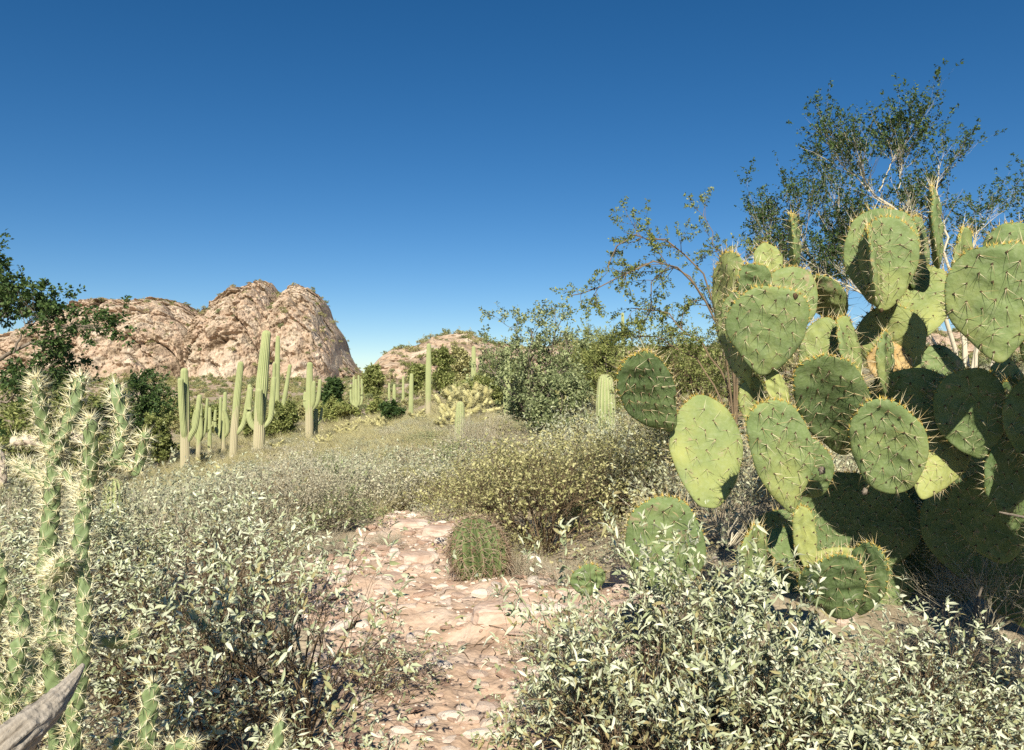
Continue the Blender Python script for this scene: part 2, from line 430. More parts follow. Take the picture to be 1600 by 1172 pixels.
def ground_z(x, y, detail=True):
    x = np.asarray(x, float); y = np.asarray(y, float)
    r = np.hypot(x, y); th = np.clip(np.arctan2(x, y), -1.0, 1.0)
    px = np.clip(800 + F * np.tan(th), -700, 2300)
    Y = np.clip(r * np.maximum(np.cos(np.arctan2(x, y)), 0.5), 2.0, 2500)
    c = _gc(px, Y)
    z = np.zeros(x.shape)
    for k in range(len(_cc)):
        z = z + _w[k] * np.sqrt(((c - _cc[k]) ** 2).sum(-1) + 0.02)
    z = z + _w[-1]
    z = z * sstep(0.3, 2.4, r) if False else z
    if detail:
        p = np.stack([x, y, 0 * x], -1)
        z = z + 0.05 * sstep(4, 20, r) * fbm(p * 0.5, 3) + 0.3 * sstep(30, 120, r) * fbm(p * 0.06, 3)
        pm = path_mask(x, y)
        near = 1 - sstep(9, 16, r)
        slab = fbm(np.stack([x * 2.4 + y, y * 3.2, 0 * x], -1), 3)
        step = np.floor(slab * 5) / 5 + 0.2 * sstep(0.0, 0.35, (slab * 5) % 1.0)
        z = z + near * (0.028 * fbm(p * 4.0, 3) + pm * (0.07 * step + 0.022 * fbm(p * 16, 4)))
    return z

NA, NR = 430, 560
ang = np.concatenate([np.radians(np.linspace(-180, -44, 40, endpoint=False)), np.radians(np.linspace(-44, 44, NA - 80)), np.radians(np.linspace(44, 180, 41)[1:])])
rad = np.concatenate([[0.02, 0.3, 0.7, 1.1], np.geomspace(1.5, 12, NR - 200), np.geomspace(12, 3000, 197)[1:]])
AA, RR = np.meshgrid(ang, rad)
gx, gy = np.sin(AA) * RR, np.cos(AA) * RR
gz = ground_z(gx, gy)
gi = np.arange(gx.size).reshape(gx.shape)
mb = MB()
mb.add(np.stack([gx, gy, gz], -1), np.stack([gi[:-1, :-1], gi[:-1, 1:], gi[1:, 1:], gi[1:, :-1]], -1).reshape(-1, 4))
ground = mb.build('ground', M['ground'])
ground['kind'] = 'structure'
lit = np.clip(1 - path_mask(gx, gy) - 0.15, 0, 1) * 0.95
lit = np.where(RR > 55, lit * 0.75, lit)
a = ground.data.attributes.new('litter', 'FLOAT', 'POINT')
a.data.foreach_set('value', lit.ravel().astype(np.float32))

def gpt(px, Y, dz=0.0):
    x = (px - 800.0) / F * Y
    return np.array([x, Y, float(ground_z(np.array([x]), np.array([Y]))[0]) + dz])

# ------------------------------------------------------------------ rocky hills
def hill(name, label_sil, Yr, y0, yt, yc, depth_back, px0, px1, nx, ny, talus_py, lobes, amp, seed, cliffy):
    """ridge of rock: silhouette points give the ridge height, lobes the bulges of its face"""
    sil = np.array(label_sil, float)
    PX = np.linspace(px0, px1, nx)
    s = np.concatenate([np.linspace(0, 1, int(ny * .72)), 1 + np.linspace(0, 1, int(ny * .28) + 1)[1:]])
    X0 = (PX - 800) / F * Yr
    zt = CAMZ - (np.interp(PX, sil[:, 0], sil[:, 1]) - HY) / F * Yr
    zt = zt + amp * .45 * fbm(np.stack([X0 / 3.0, 0 * X0 + seed, 0 * X0], -1), 4)
    bul = np.zeros(nx)
    for c, w, d in lobes:
        bul = np.maximum(bul, d * np.sqrt(np.clip(1 - ((PX - c) / w) ** 2, 0, 1)))
    S, XX = np.meshgrid(s, X0)
    Z0, BU = zt[:, None], bul[:, None]
    PXg = PX[:, None]
    yfoot = yc - BU                                   # where talus ends and rock begins
    f = np.clip(S, 0, 1); k = 0.42
    Yg = np.where(f < k, y0 + (yfoot - y0) * f / k, yfoot + (Yr - yfoot) * np.clip((f - k) / (1 - k), 0, 1) ** 1.15)
    Yg = np.where(S > 1, Yr + (S - 1) * depth_back, Yg)
    g = ground_z(XX, Yg * np.ones_like(XX), False)
    ztal = np.minimum(CAMZ - (talus_py - HY) / F * yc, Z0 - 0.5)
    g0 = ground_z(X0, np.full(nx, y0), False)[:, None] - 0.4
    u = np.clip((f - k) / (1 - k), 0, 1)
    rise = 1 - (1 - u) ** cliffy
    z = np.where(f < k, g0 + (ztal - g0) * (f / k) ** 1.1, ztal + (Z0 - ztal) * rise)
    z = np.where(S > 1, Z0 + (g - 1.0 - Z0) * sstep(0, 1, S - 1), z)
    P = np.stack([XX * (Yg / Yr) ** 0.55, Yg * np.ones_like(XX), z], -1)
    rock = sstep(k - 0.03, k + 0.06, f) * (1 - 0.5 * (S > 1))
    q = P + seed
    rot = np.stack([q[..., 0] * 0.8 + q[..., 2] * 0.6, q[..., 1], (q[..., 2] * 0.8 - q[..., 0] * 0.6) * 2.0], -1)
    vert = np.stack([q[..., 0], q[..., 1], q[..., 2] * 0.35], -1)
    crack = np.clip(fbm(rot / 5 + 31, 4, True) - .25, 0, 1) * 2.2 + np.clip(fbm(vert / 3.5 + 11, 3, True) - .3, 0, 1) * 1.4
    d = -.5 * amp * crack + amp * (1.2 * fbm(vert / 13, 3, True) + .9 * fbm(rot / 7, 4, True) + 0.3 * fbm(q / 2.3, 3, True))
    for size, k_ in ((12.0, 1.05), (5.0, .5), (2.4, .2)):
        sl = np.stack([q[..., 0] * .85 + q[..., 2] * .45, q[..., 1], (q[..., 2] - q[..., 0] * .35) * .45], -1) + .8 * fbm(q / size, 2)[..., None]
        f1, f2, cv = worley(sl / size)
        d = d + amp * k_ * (.9 * cv - .8 * np.exp(-(f2 - f1) / .09))
    d2 = amp * 0.10 * fbm(q / 2.2, 3) * (1 - rock)
    P[..., 1] -= rock * d
    P[..., 2] += rock * (0.22 * d) + d2
    tint = np.clip(0.52 + 0.8 * fbm(rot / 6 + 5, 5) + 0.5 * fbm(vert / 3 + 9, 4) - 0.12 * (1 - rock), 0, 1)
    i = np.arange(P[..., 0].size).reshape(P.shape[:2])
    mb = MB(); mb.add(P, np.stack([i[:-1, :-1], i[1:, :-1], i[1:, 1:], i[:-1, 1:]], -1).reshape(-1, 4), tint.ravel())
    o = mb.build(name, M['cliff'], smooth=False); o['kind'] = 'structure'
    return P, rock, S

SIL1 = [(-400, 575), (-150, 560), (0, 535), (60, 512), (125, 484), (150, 476), (200, 471), (245, 469), (290, 478), (308, 487), (318, 491), (332, 478), (350, 469), (372, 455), (395, 446), (412, 444),
        (428, 448), (438, 458), (443, 464), (452, 455), (470, 452), (488, 454), (503, 464), (512, 478), (519, 502), (530, 517), (538, 528), (541, 545), (552, 565), (566, 584), (585, 598), (620, 606)]
P1, rock1, S1 = hill('rocky_butte', SIL1, 250., 130., 200., 216., 70., -180, 620, 560, 300, 592,
                     [(60, 90, 3), (215, 105, 12), (385, 64, 16), (488, 58, 18)], 2.0, 3.0, 2.2)
SIL2 = [(555, 606), (585, 596), (594, 582), (601, 566), (614, 552), (626, 545), (650, 541), (668, 532), (684, 525), (705, 521), (735, 522), (752, 530), (775, 540), (810, 543), (850, 546), (878, 538),
        (900, 534), (925, 538), (960, 544), (1010, 546), (1060, 542), (1150, 540), (1300, 530), (1500, 520), (1750, 515), (2000, 530)]
P2, rock2, S2 = hill('rocky_ridge', SIL2, 150., 88., 118., 122., 50., 555, 2000, 420, 190, 592,
                     [(640, 60, 5), (720, 60, 8), (900, 60, 7), (1010, 60, 6), (1300, 200, 8)], 1.1, 40.0, 1.8)

# ------------------------------------------------------------------ stones on the path
def stone_mesh(k, flat):
    r = np.random.default_rng(100 + k)
    n = 7
    th = np.arange(n) / n * 2 * np.pi + r.uniform(-.25, .25, n)
    ro = r.uniform(.6, 1.15, n)
    rings = []
    for zz, sc in ((-.6, .9), (.15, 1.0), (.75, .78), (1.0, .45)):
        rings.append(np.stack([np.cos(th) * ro * sc, np.sin(th) * ro * sc * .75, np.full(n, zz) * flat + r.uniform(-.1, .1, n) * flat], -1))
    V = np.concatenate(rings + [np.array([[0, 0, flat * 1.02]])])
    i = np.arange(4 * n).reshape(4, n); j = np.roll(i, -1, 1)
    q = np.stack([i[:-1], j[:-1], j[1:], i[1:]], -1).reshape(-1, 4)
    t = np.stack([i[-1], j[-1], np.full(n, 4 * n)], -1)
    return V, q, t
stone_me = []
for k in range(9):
    V, q, t = stone_mesh(k, [.16, .26, .38][k % 3])
    mb = MB(); mb.add(V, [q, t], 0.0 + 0.125 * (k % 9)); stone_me.append(mb.mesh('stone', M['stone'], smooth=False))
r = np.random.default_rng(5)
cand_y = r.uniform(2.3, 9.0, 9000) ** 1.0
cand_x = r.uniform(-2.6, 1.5, 9000)
pm = path_mask(cand_x, cand_y)
ok = r.random(9000) < pm * 0.97 + 0.03
cx_, cy_ = cand_x[ok], cand_y[ok]
sz = 0.010 + 0.065 * r.random(len(cx_)) ** 4.5
order = np.argsort(-sz / cy_)
big = order[:290]; small = order[290:]
cz_ = ground_z(cx_, cy_)
for i in big:
    o = link('stone', stone_me[int(r.integers(9))], ground)
    s = float(sz[i])
    o.location = (cx_[i], cy_[i], cz_[i] + s * 0.08)
    o.rotation_euler = (r.uniform(-.25, .25), r.uniform(-.25, .25), r.uniform(0, 6.28))
    o.scale = (s * r.uniform(.8, 1.4), s, s * r.uniform(.8, 1.3))
mb = MB()
for i in small:
    V, q, t = stone_mesh(int(r.integers(9)), .32)
    a = r.uniform(0, 6.28); s = sz[i]
    R = np.array([[math.cos(a), -math.sin(a), 0], [math.sin(a), math.cos(a), 0], [0, 0, 1]])
    mb.add(V @ R.T * s + np.array([cx_[i], cy_[i], cz_[i]]), [q, t], r.random())
g = mb.build('gravel', M['stone'], ground, smooth=False); g['kind'] = 'stuff'

mb = MB()
n = 900
ly = r.uniform(2.2, 8.5, n); lx = r.uniform(-2.4, 1.6, n)
lz = ground_z(lx, ly) + .006
lp = np.stack([lx, ly, lz], -1); ld = r.normal(size=(n, 3)) * np.array([1, 1, .12])
leaves(mb, lp[:500], ld[:500], .028, .010, .3, True, r.uniform(0, .35, 500), 1, r)
tw = lp[500:, None] + norm(ld[500:])[:, None] * (r.uniform(.04, .22, 400)[:, None] * np.linspace(0, 1, 4))[..., None]
tw[:, 1:3] += r.normal(0, .008, (400, 2, 3)); tw[..., 2] = ground_z(tw[..., 0], tw[..., 1]) + .007
tubes(mb, tw, np.broadcast_to(np.array([.0022, .002, .0018, .001]), (400, 4)), 4, r.random(400), 0)
g = mb.build('litter', [M['twig'], M['brittle']], ground); g['kind'] = 'stuff'

def rock_thing(px, Y, sx, sy, sz_, rz, seed, label):
    r = np.random.default_rng(seed)
    nu, nv = 22, 12
    u = np.linspace(0, 2 * np.pi, nu, endpoint=False); v = np.linspace(-1.2, np.pi / 2, nv)
    U, Vv = np.meshgrid(u, v)
    D = np.stack([np.cos(U) * np.cos(Vv), np.sin(U) * np.cos(Vv), np.sin(Vv)], -1)
    e = 0.55
    P = np.sign(D) * np.abs(D) ** e * np.array([sx, sy, sz_])
    P = P * (1 + 0.16 * fbm(D * 1.7 + seed, 3)[..., None] + 0.07 * fbm(D * 5 + seed, 2)[..., None])
    i = np.arange(nu * nv).reshape(nv, nu); j = np.roll(i, -1, 1)
    mb = MB(); mb.add(P, np.stack([i[:-1], j[:-1], j[1:], i[1:]], -1).reshape(-1, 4), np.clip(.5 + .5 * fbm(P.reshape(-1, 3) * 8, 2), 0, 1))
    o = mb.build('rock', M['stone'], smooth=False)
    o.location = tuple(gpt(px, Y, sz_ * 0.15)); o.rotation_euler = (0.06, 0.05, rz)
    return tag(o, label, 'rock', 'loose rocks lying on the path')
rock_thing(785, 4.15, .16, .09, .055, .1, 3, 'flat pink rock slab, the largest loose one in the middle of the path')
rock_thing(655, 5.75, .14, .10, .06, .5, 8, 'pale angular rock on the path left of the barrel cactus')
rock_thing(690, 6.9, .17, .10, .06, -.3, 12, 'light rock ledge at the upper end of the path')
rock_thing(640, 7.3, .20, .12, .05, .2, 17, 'broad flat pinkish ledge where the path meets the scrub')
rock_thing(985, 4.7, .12, .10, .07, .7, 21, 'pinkish rock beside the low prickly pear pads, right of the path')
rock_thing(880, 4.3, .08, .06, .05, .2, 25, 'small rounded rock at the right edge of the path')
rock_thing(612, 5.2, .09, .07, .045, .9, 29, 'small blocky rock on the left edge of the path')
rock_thing(1400, 2.75, .10, .08, .06, .4, 33, 'sunlit tan rock under the prickly pear, between brittlebush stems')

# ------------------------------------------------------------------ prickly pear
TILT = {}
def pad_mesh(L, W, seed, tint, spine_len=0.04, spacing=0.05, dens=1.0, dead=False, nback=True, edge=True, notch=None):
    """one pad in local space: base at the origin, axis +Z, width X, face -Y"""
    r = np.random.default_rng(seed)
    T = min(0.0115, 0.055 * W + 0.003)
    nth, nr = 56, 15
    th = np.linspace(0, 2 * np.pi, nth, endpoint=False)
    k1 = r.uniform(.02, .2); ph = r.uniform(0, 6.28, 6); skew = r.uniform(-.07, .07); wa = r.uniform(.012, .032); wp = r.uniform(1.0, 2.4); wq = r.uniform(.22, .42)
    def outline(t):
        s, c = np.sin(t), np.cos(t)
        wv = 1 + wa * np.sin(3 * t + ph[0]) + .018 * np.sin(5 * t + ph[1]) + .008 * np.sin(9 * t + ph[3])
        x = .5 * W * np.sign(c) * np.abs(c) ** 0.92 * (1 + k1 * s) / (1 + k1 * k1 * .5) * (1 - wq * np.clip(-s, 0, 1) ** wp) * wv + skew * W * (s * s - .4)
        z = L * (.5 + .5 * s * wv)
        if notch is not None:
            d = np.abs((t - notch + np.pi) % (2 * np.pi) - np.pi)
            sc = 1 - .28 * np.exp(-(d / .22) ** 2)
            x = x * sc; z = .5 * L + (z - .5 * L) * sc
        return x, z
    rr = np.sin(np.linspace(0, 1, nr + 1)[1:] * np.pi / 2)
    ox, oz = outline(th)
    X = rr[:, None] * ox[None]; Z = .5 * L + rr[:, None] * (oz - .5 * L)[None]
    H = T * np.sqrt(np.clip(1 - rr ** 6, 0, 1))[:, None] * np.ones(nth)[None]
    H = H * (1 + .25 * (1 - Z / L))
    bend1, bend2 = r.uniform(-.05, .05), r.uniform(-.06, .06)
    def bend(x, z): return bend1 * x * x / W * 2 + bend2 * ((z - .5 * L) ** 2) / L * 2 + .006 * np.sin(9 * x / W + ph[2]) + .0035 * np.sin(26 * z / L + 9 * x / W + ph[4]) * np.sin(5 * x / W + ph[5])
    # areoles on a diagonal lattice
    d = spacing * r.uniform(.9, 1.1); a0 = r.uniform(.5, .9)
    gi, gj = np.meshgrid(np.arange(-12, 13), np.arange(-12, 13))
    e1 = np.array([math.cos(a0), math.sin(a0)]) * d; e2 = np.array([-math.cos(a0), math.sin(a0)]) * d
    ar = gi.reshape(-1, 1) * e1 + gj.reshape(-1, 1) * e2 + np.array([r.uniform(-.01, .01), .52 * L])
    ar = ar + r.normal(size=ar.shape) * d * .05
    t_ = np.arctan2((ar[:, 1] - .5 * L) / L, ar[:, 0] / W)
    bx, bz = outline(t_)
    q = np.hypot(ar[:, 0], ar[:, 1] - .5 * L) / np.maximum(np.hypot(bx, bz - .5 * L), 1e-6)
    ar = ar[q < .9]; 
    bump = np.zeros_like(X)
    for p in ar: bump += np.exp(-((X - p[0]) ** 2 + (Z - p[1]) ** 2) / (d * .30) ** 2)
    hb = H + np.minimum(bump, 1) * .0032 * (H > 1e-5)
    mb = MB()
    Bn = bend(X, Z)
    front = np.stack([X, Bn - hb, Z], -1); back = np.stack([X, Bn + hb, Z], -1)[:-1]
    c0 = bend(np.array([0.]), np.array([.5 * L]))[0]
    V = np.concatenate([front.reshape(-1, 3), back.reshape(-1, 3), [[0, c0 - T, .5 * L], [0, c0 + T, .5 * L]]])
    i = np.arange(nr * nth).reshape(nr, nth); b = nr * nth + np.arange((nr - 1) * nth).reshape(nr - 1, nth)
    b = np.concatenate([b, i[-1:]]); j = np.roll(i, -1, 1); bj = np.roll(b, -1, 1)
    cf = len(V) - 2; cb = len(V) - 1
    quads = np.concatenate([np.stack([i[:-1], i[1:], j[1:], j[:-1]], -1).reshape(-1, 4), np.stack([b[:-1], bj[:-1], bj[1:], b[1:]], -1).reshape(-1, 4)])
    tris = np.concatenate([np.stack([np.full(nth, cf), i[0], j[0]], -1), np.stack([np.full(nth, cb), bj[0], b[0]], -1)])
    nz = fbm(V * 9 + seed, 3)
    low = 1 - np.clip(V[:, 2] / L, 0, 1)
    mb.add(V, [quads, tris], np.clip(tint + .35 * nz + .25 * low ** 3, 0, 1))
    # spines
    sp = MB(); gl = MB()
    sides = [-1, 1] if nback else [-1]
    for s in sides:
        n = len(ar)
        base = np.stack([ar[:, 0], bend(ar[:, 0], ar[:, 1]) + s * (T * .93 + .003), ar[:, 1]], -1)
        spikes(gl, base, np.tile([[0, s, 0]], (n, 1)), .006, .0066, r.random(n) * .5, 1)
        for kk in range(4):
            use = r.random(n) < [.95, .85, .6, .35][kk] * dens
            m = int(use.sum())
            dirs = np.stack([r.normal(0, .65, m), s * r.uniform(.18, .75, m), r.normal(-.5, .5, m)], -1)
            spikes(sp, base[use], dirs, spine_len * r.uniform(.45, 1.15, m), .00115, r.random(m))
    # rim: yellow glochid tufts and outward spines
    if edge:
        nt_ = max(10, int((L + W) * 1.5 / .026))
        tt = np.linspace(-.75, np.pi + .75, nt_) + r.normal(0, .02, nt_)
        ex, ez = outline(tt)
        e = np.stack([ex, bend(ex, ez), ez], -1)
        out = norm(np.stack([ex / W, 0 * ex, (ez - .5 * L) / L], -1))
        top = np.clip(out[:, 2], 0, 1)
        for kk in range(9):
            dirs = out + r.normal(0, .5, (nt_, 3))
            spikes(gl, e - out * .003 + r.normal(0, .003, (nt_, 3)), dirs, (.005 + .010 * top) * r.uniform(.6, 1.3, nt_), .0012 + .0006 * top, r.uniform(.3, 1, nt_))
        for kk in range(4):
            use = r.random(nt_) < [.8, .65, .4, .2][kk] * dens
            m = int(use.sum())
            dirs = out[use] + r.normal(0, .5, (m, 3)) * np.array([1, 1.3, 1])
            spikes(sp, e[use], dirs, spine_len * r.uniform(.5, 1.2, m), .00115, r.random(m))
    return mb, sp, gl

def add_pads(root, pads, origin, mats_pad=None):
    for n, pd in enumerate(pads):
        bx, by, tx, ty, w, Yb, Yt, phi, tint = pd[:9]
        opt = pd[9] if len(pd) > 9 else {}
        b = at(bx, by, Yb); t = at(tx, ty, Yt)
        ax = t - b; L = float(np.linalg.norm(ax)); ax = ax / L
        view = norm((b + t) * .5 - np.array([0, 0, CAMZ]))
        nrm = -(view - ax * view.dot(ax)); nrm = norm(nrm)          # faces the camera
        wid = np.cross(ax, nrm)
        c, s = math.cos(math.radians(phi)), math.sin(math.radians(phi))
        n2 = nrm * c + wid * s; w2 = np.cross(ax, n2)
        Wm = opt.get('W') or (w / F * .5 * (Yb + Yt)) / max(abs(c), .3)
        mbp, sp, gl = pad_mesh(L * 1.03, Wm, 500 + n, tint, spine_len=opt.get('sp', .058), spacing=opt.get('d', .046), dens=opt.get('dens', 1.0), notch=opt.get('notch'))
        p = mbp.build('pad', M['pad_dead'] if opt.get('dead') else M['pad'], root)
        if opt.get('dead'): p['label'] = 'withered orange pad, dry and wrinkled'
        # local X = width, -Y = face, Z = axis
        Mx = Matrix(((w2[0], -n2[0], ax[0], b[0] - origin[0]), (w2[1], -n2[1], ax[1], b[1] - origin[1]), (w2[2], -n2[2], ax[2], b[2] - origin[2]), (0, 0, 0, 1)))
        p.matrix_local = Mx
        s_ = sp.build('spines', M['spine'], p); g_ = gl.build('glochids', [M['glochid'], M['areole']], p)

PADS = [
 # base px, tip px, apparent width px, depth base/tip, turn, tint
 (1187, 584, 1211, 450, 122, 3.10, 3.00, 6, .38, {'d': .05}),
 (1168, 612, 1133, 402, 60, 3.25, 3.32, -52, .72, {'d': .045}),
 (1142, 520, 1150, 458, 32, 3.14, 3.12, -40, .55),
 (1184, 486, 1176, 414, 54, 3.22, 3.12, 20, .3),
 (1240, 522, 1236, 418, 82, 3.2, 3.22, 15, .55),
 (1206, 436, 1199, 382, 40, 3.27, 3.34, 30, .7),
 (1244, 428, 1241, 335, 20, 3.34, 3.3, 84, .35, {'W': .17}),
 (1316, 508, 1264, 426, 52, 3.40, 3.28, -35, .45, {'dens': .5}),
 (1384, 486, 1391, 343, 86, 3.16, 3.14, 12, .55),
 (1374, 474, 1378, 327, 108, 3.24, 3.28, -8, .55),
 (1374, 480, 1361, 356, 20, 3.12, 3.08, 82, .5, {'W': .13}),
 (1428, 452, 1440, 345, 34, 3.36, 3.44, 60, .3, {'W': .18}),
 (1468, 420, 1458, 293, 22, 3.24, 3.2, 83, .4, {'W': .18}),
 (1392, 548, 1458, 418, 98, 3.28, 3.4, -8, .86, {'dens': .4}),
 (1424, 590, 1368, 486, 98, 3.26, 3.32, -12, .8, {'dens': .6}),
 (1258, 600, 1300, 502, 62, 3.16, 3.18, 0, .6),
 (1338, 598, 1318, 498, 32, 3.10, 3.1, 62, .65, {'W': .16}),
 (1382, 618, 1381, 520, 26, 3.10, 3.06, 68, .55, {'W': .14}),
 (1428, 610, 1368, 542, 62, 3.24, 3.30, 0, .5, {'dead': True, 'dens': .3}),
 (1324, 708, 1277, 560, 108, 3.00, 2.72, 4, .22, {'d': .042}),
 (1402, 772, 1372, 629, 110, 2.80, 2.72, 0, .5, {'d': .042}),
 (1241, 797, 1200, 629, 92, 2.82, 2.76, 22, .58, {'d': .04, 'sp': .064}),
 (1108, 797, 1098, 625, 112, 3.16, 3.30, 14, .74, {'d': .055}),
 (1044, 670, 984, 556, 88, 3.22, 2.96, 8, .15, {'d': .038}),
 (1046, 930, 1033, 780, 124, 3.00, 2.96, -6, .38, {'d': .052, 'sp': .062}),
 (1178, 930, 1173, 824, 42, 2.90, 2.84, 58, .55, {'W': .17, 'sp': .064}),
 (1322, 960, 1284, 870, 98, 2.96, 2.80, 0, .25),
 (1338, 956, 1366, 854, 60, 3.02, 2.88, -30, .2),
 (1264, 900, 1250, 792, 34, 3.06, 3.06, 30, .95, {'dens': .4}),
 (1250, 880, 1345, 868, 36, 3.10, 3.08, 0, .95, {'dens': .4}),
 (1268, 890, 1200, 836, 52, 3.12, 3.10, 40, .3),
 (1556, 562, 1556, 383, 134, 2.62, 2.56, 4, .42, {'d': .043, 'sp': .062}),
 (1592, 440, 1580, 350, 84, 2.92, 2.94, 0, .55),
 (1500, 470, 1506, 360, 28, 2.90, 2.86, 66, .5, {'W': .14}),
 (1560, 632, 1578, 564, 46, 2.98, 3.02, 20, .85),
 (1438, 780, 1500, 642, 74, 3.04, 3.14, 28, .9, {'d': .05}),
 (1430, 706, 1424, 578, 140, 3.14, 3.08, 0, .2),
 (1556, 798, 1606, 676, 80, 2.96, 2.92, 38, .12),
 (1546, 716, 1578, 638, 52, 3.1, 3.16, 20, .8),
 (1604, 712, 1588, 598, 86, 3.05, 2.9, 0, .2),
 (924, 930, 914, 884, 56, 3.12, 3.1, 10, .4),
 (1226, 648, 1206, 582, 32, 3.10, 3.12, 10, .95, {'dens': .4}),
 (1170, 668, 1176, 590, 34, 3.24, 3.24, 30, .85, {'dens': .4}),
 (1330, 905, 1330, 742, 190, 3.80, 3.78, 0, .2),
 (1420, 890, 1440, 740, 190, 3.85, 3.76, 10, .2),
 (1486, 830, 1532, 650, 120, 3.7, 3.6, -10, .2),
 (1240, 930, 1235, 800, 150, 3.9, 3.9, 0, .25),
 (1330, 960, 1350, 850, 150, 3.8, 3.8, 0, .25),
 (1560, 900, 1560, 760, 140, 3.7, 3.7, 0, .25),
 (1265, 780, 1250, 690, 90, 3.4, 3.36, 0, .25),
 (1450, 960, 1450, 840, 150, 3.9, 3.85, 0, .25),
 (1680, 640, 1675, 470, 140, 2.55, 2.5, -10, .4),  # pads out of view on the right, added to shade the inner pads
 (1700, 800, 1690, 640, 150, 2.6, 2.6, 0, .4),
 (1700, 960, 1690, 800, 150, 2.7, 2.7, 0, .4),
 (1720, 480, 1710, 330, 140, 2.5, 2.5, 0, .4),
 (1830, 640, 1830, 470, 150, 2.5, 2.5, 0, .4),
 (1840, 480, 1830, 330, 150, 2.5, 2.5, 0, .4),
 (1850, 800, 1840, 640, 150, 2.5, 2.5, 0, .4),
 (1700, 960, 1690, 800, 130, 2.2, 2.2, 0, .4),  # nearer unseen pads, added to cast shade over the lower right ground
 (1820, 960, 1815, 790, 150, 2.15, 2.1, 0, .4),
 (1790, 800, 1780, 640, 150, 2.1, 2.1, 0, .4),
 (1930, 820, 1925, 640, 150, 2.1, 2.1, 0, .4),
 (1950, 980, 1945, 820, 150, 2.0, 2.0, 0, .4),
 (1690, 1090, 1685, 950, 120, 2.3, 2.3, 0, .4),
 (1524, 716, 1512, 580, 104, 2.96, 2.9, 0, .25),
 (1640, 740, 1630, 590, 120, 2.8, 2.76, 0, .3),
 (1560, 880, 1545, 740, 120, 3.25, 3.2, 0, .25),
 (1500, 900, 1505, 760, 120, 3.55, 3.5, 0, .25),
 (1600, 980, 1600, 850, 140, 3.4, 3.4, 0, .25),
 (1450, 640, 1480, 545, 70, 3.4, 3.4, 20, .4),
]
pp0 = gpt(1330, 3.3)
pear = thing('prickly_pear_cactus', 'large sprawling prickly pear cactus with flat spiny green pads filling the right side', 'cactus', pp0)
add_pads(pear, PADS, pp0)
# dried fruit hanging under pads
for px, py, Y, s in ((1350, 768, 2.78, .009), (1283, 735, 3.05, .012), (1378, 485, 3.1, .008), (1243, 462, 2.98, .009)):
    mb = MB(); n = 60
    V = norm(rng.normal(size=(10, 3))) * s
    u = np.linspace(0, 2 * np.pi, 10, endpoint=False); v = np.linspace(-1.5, 1.5, 7); U, Vv = np.meshgrid(u, v)
    P = np.stack([np.cos(U) * np.cos(Vv), np.sin(U) * np.cos(Vv), np.sin(Vv) * 1.3], -1) * s
    P = P * (1 + .7 * fbm(P * 160 + px, 3)[..., None])
    i = np.arange(70).reshape(7, 10); j = np.roll(i, -1, 1)
    mb.add(P, np.stack([i[:-1], j[:-1], j[1:], i[1:]], -1).reshape(-1, 4), rng.random(70))
    o = mb.build('dried_fruit', M['areole'] if py < 500 else M['bark'], pear)
    o.location = tuple(at(px, py, Y) - pp0)

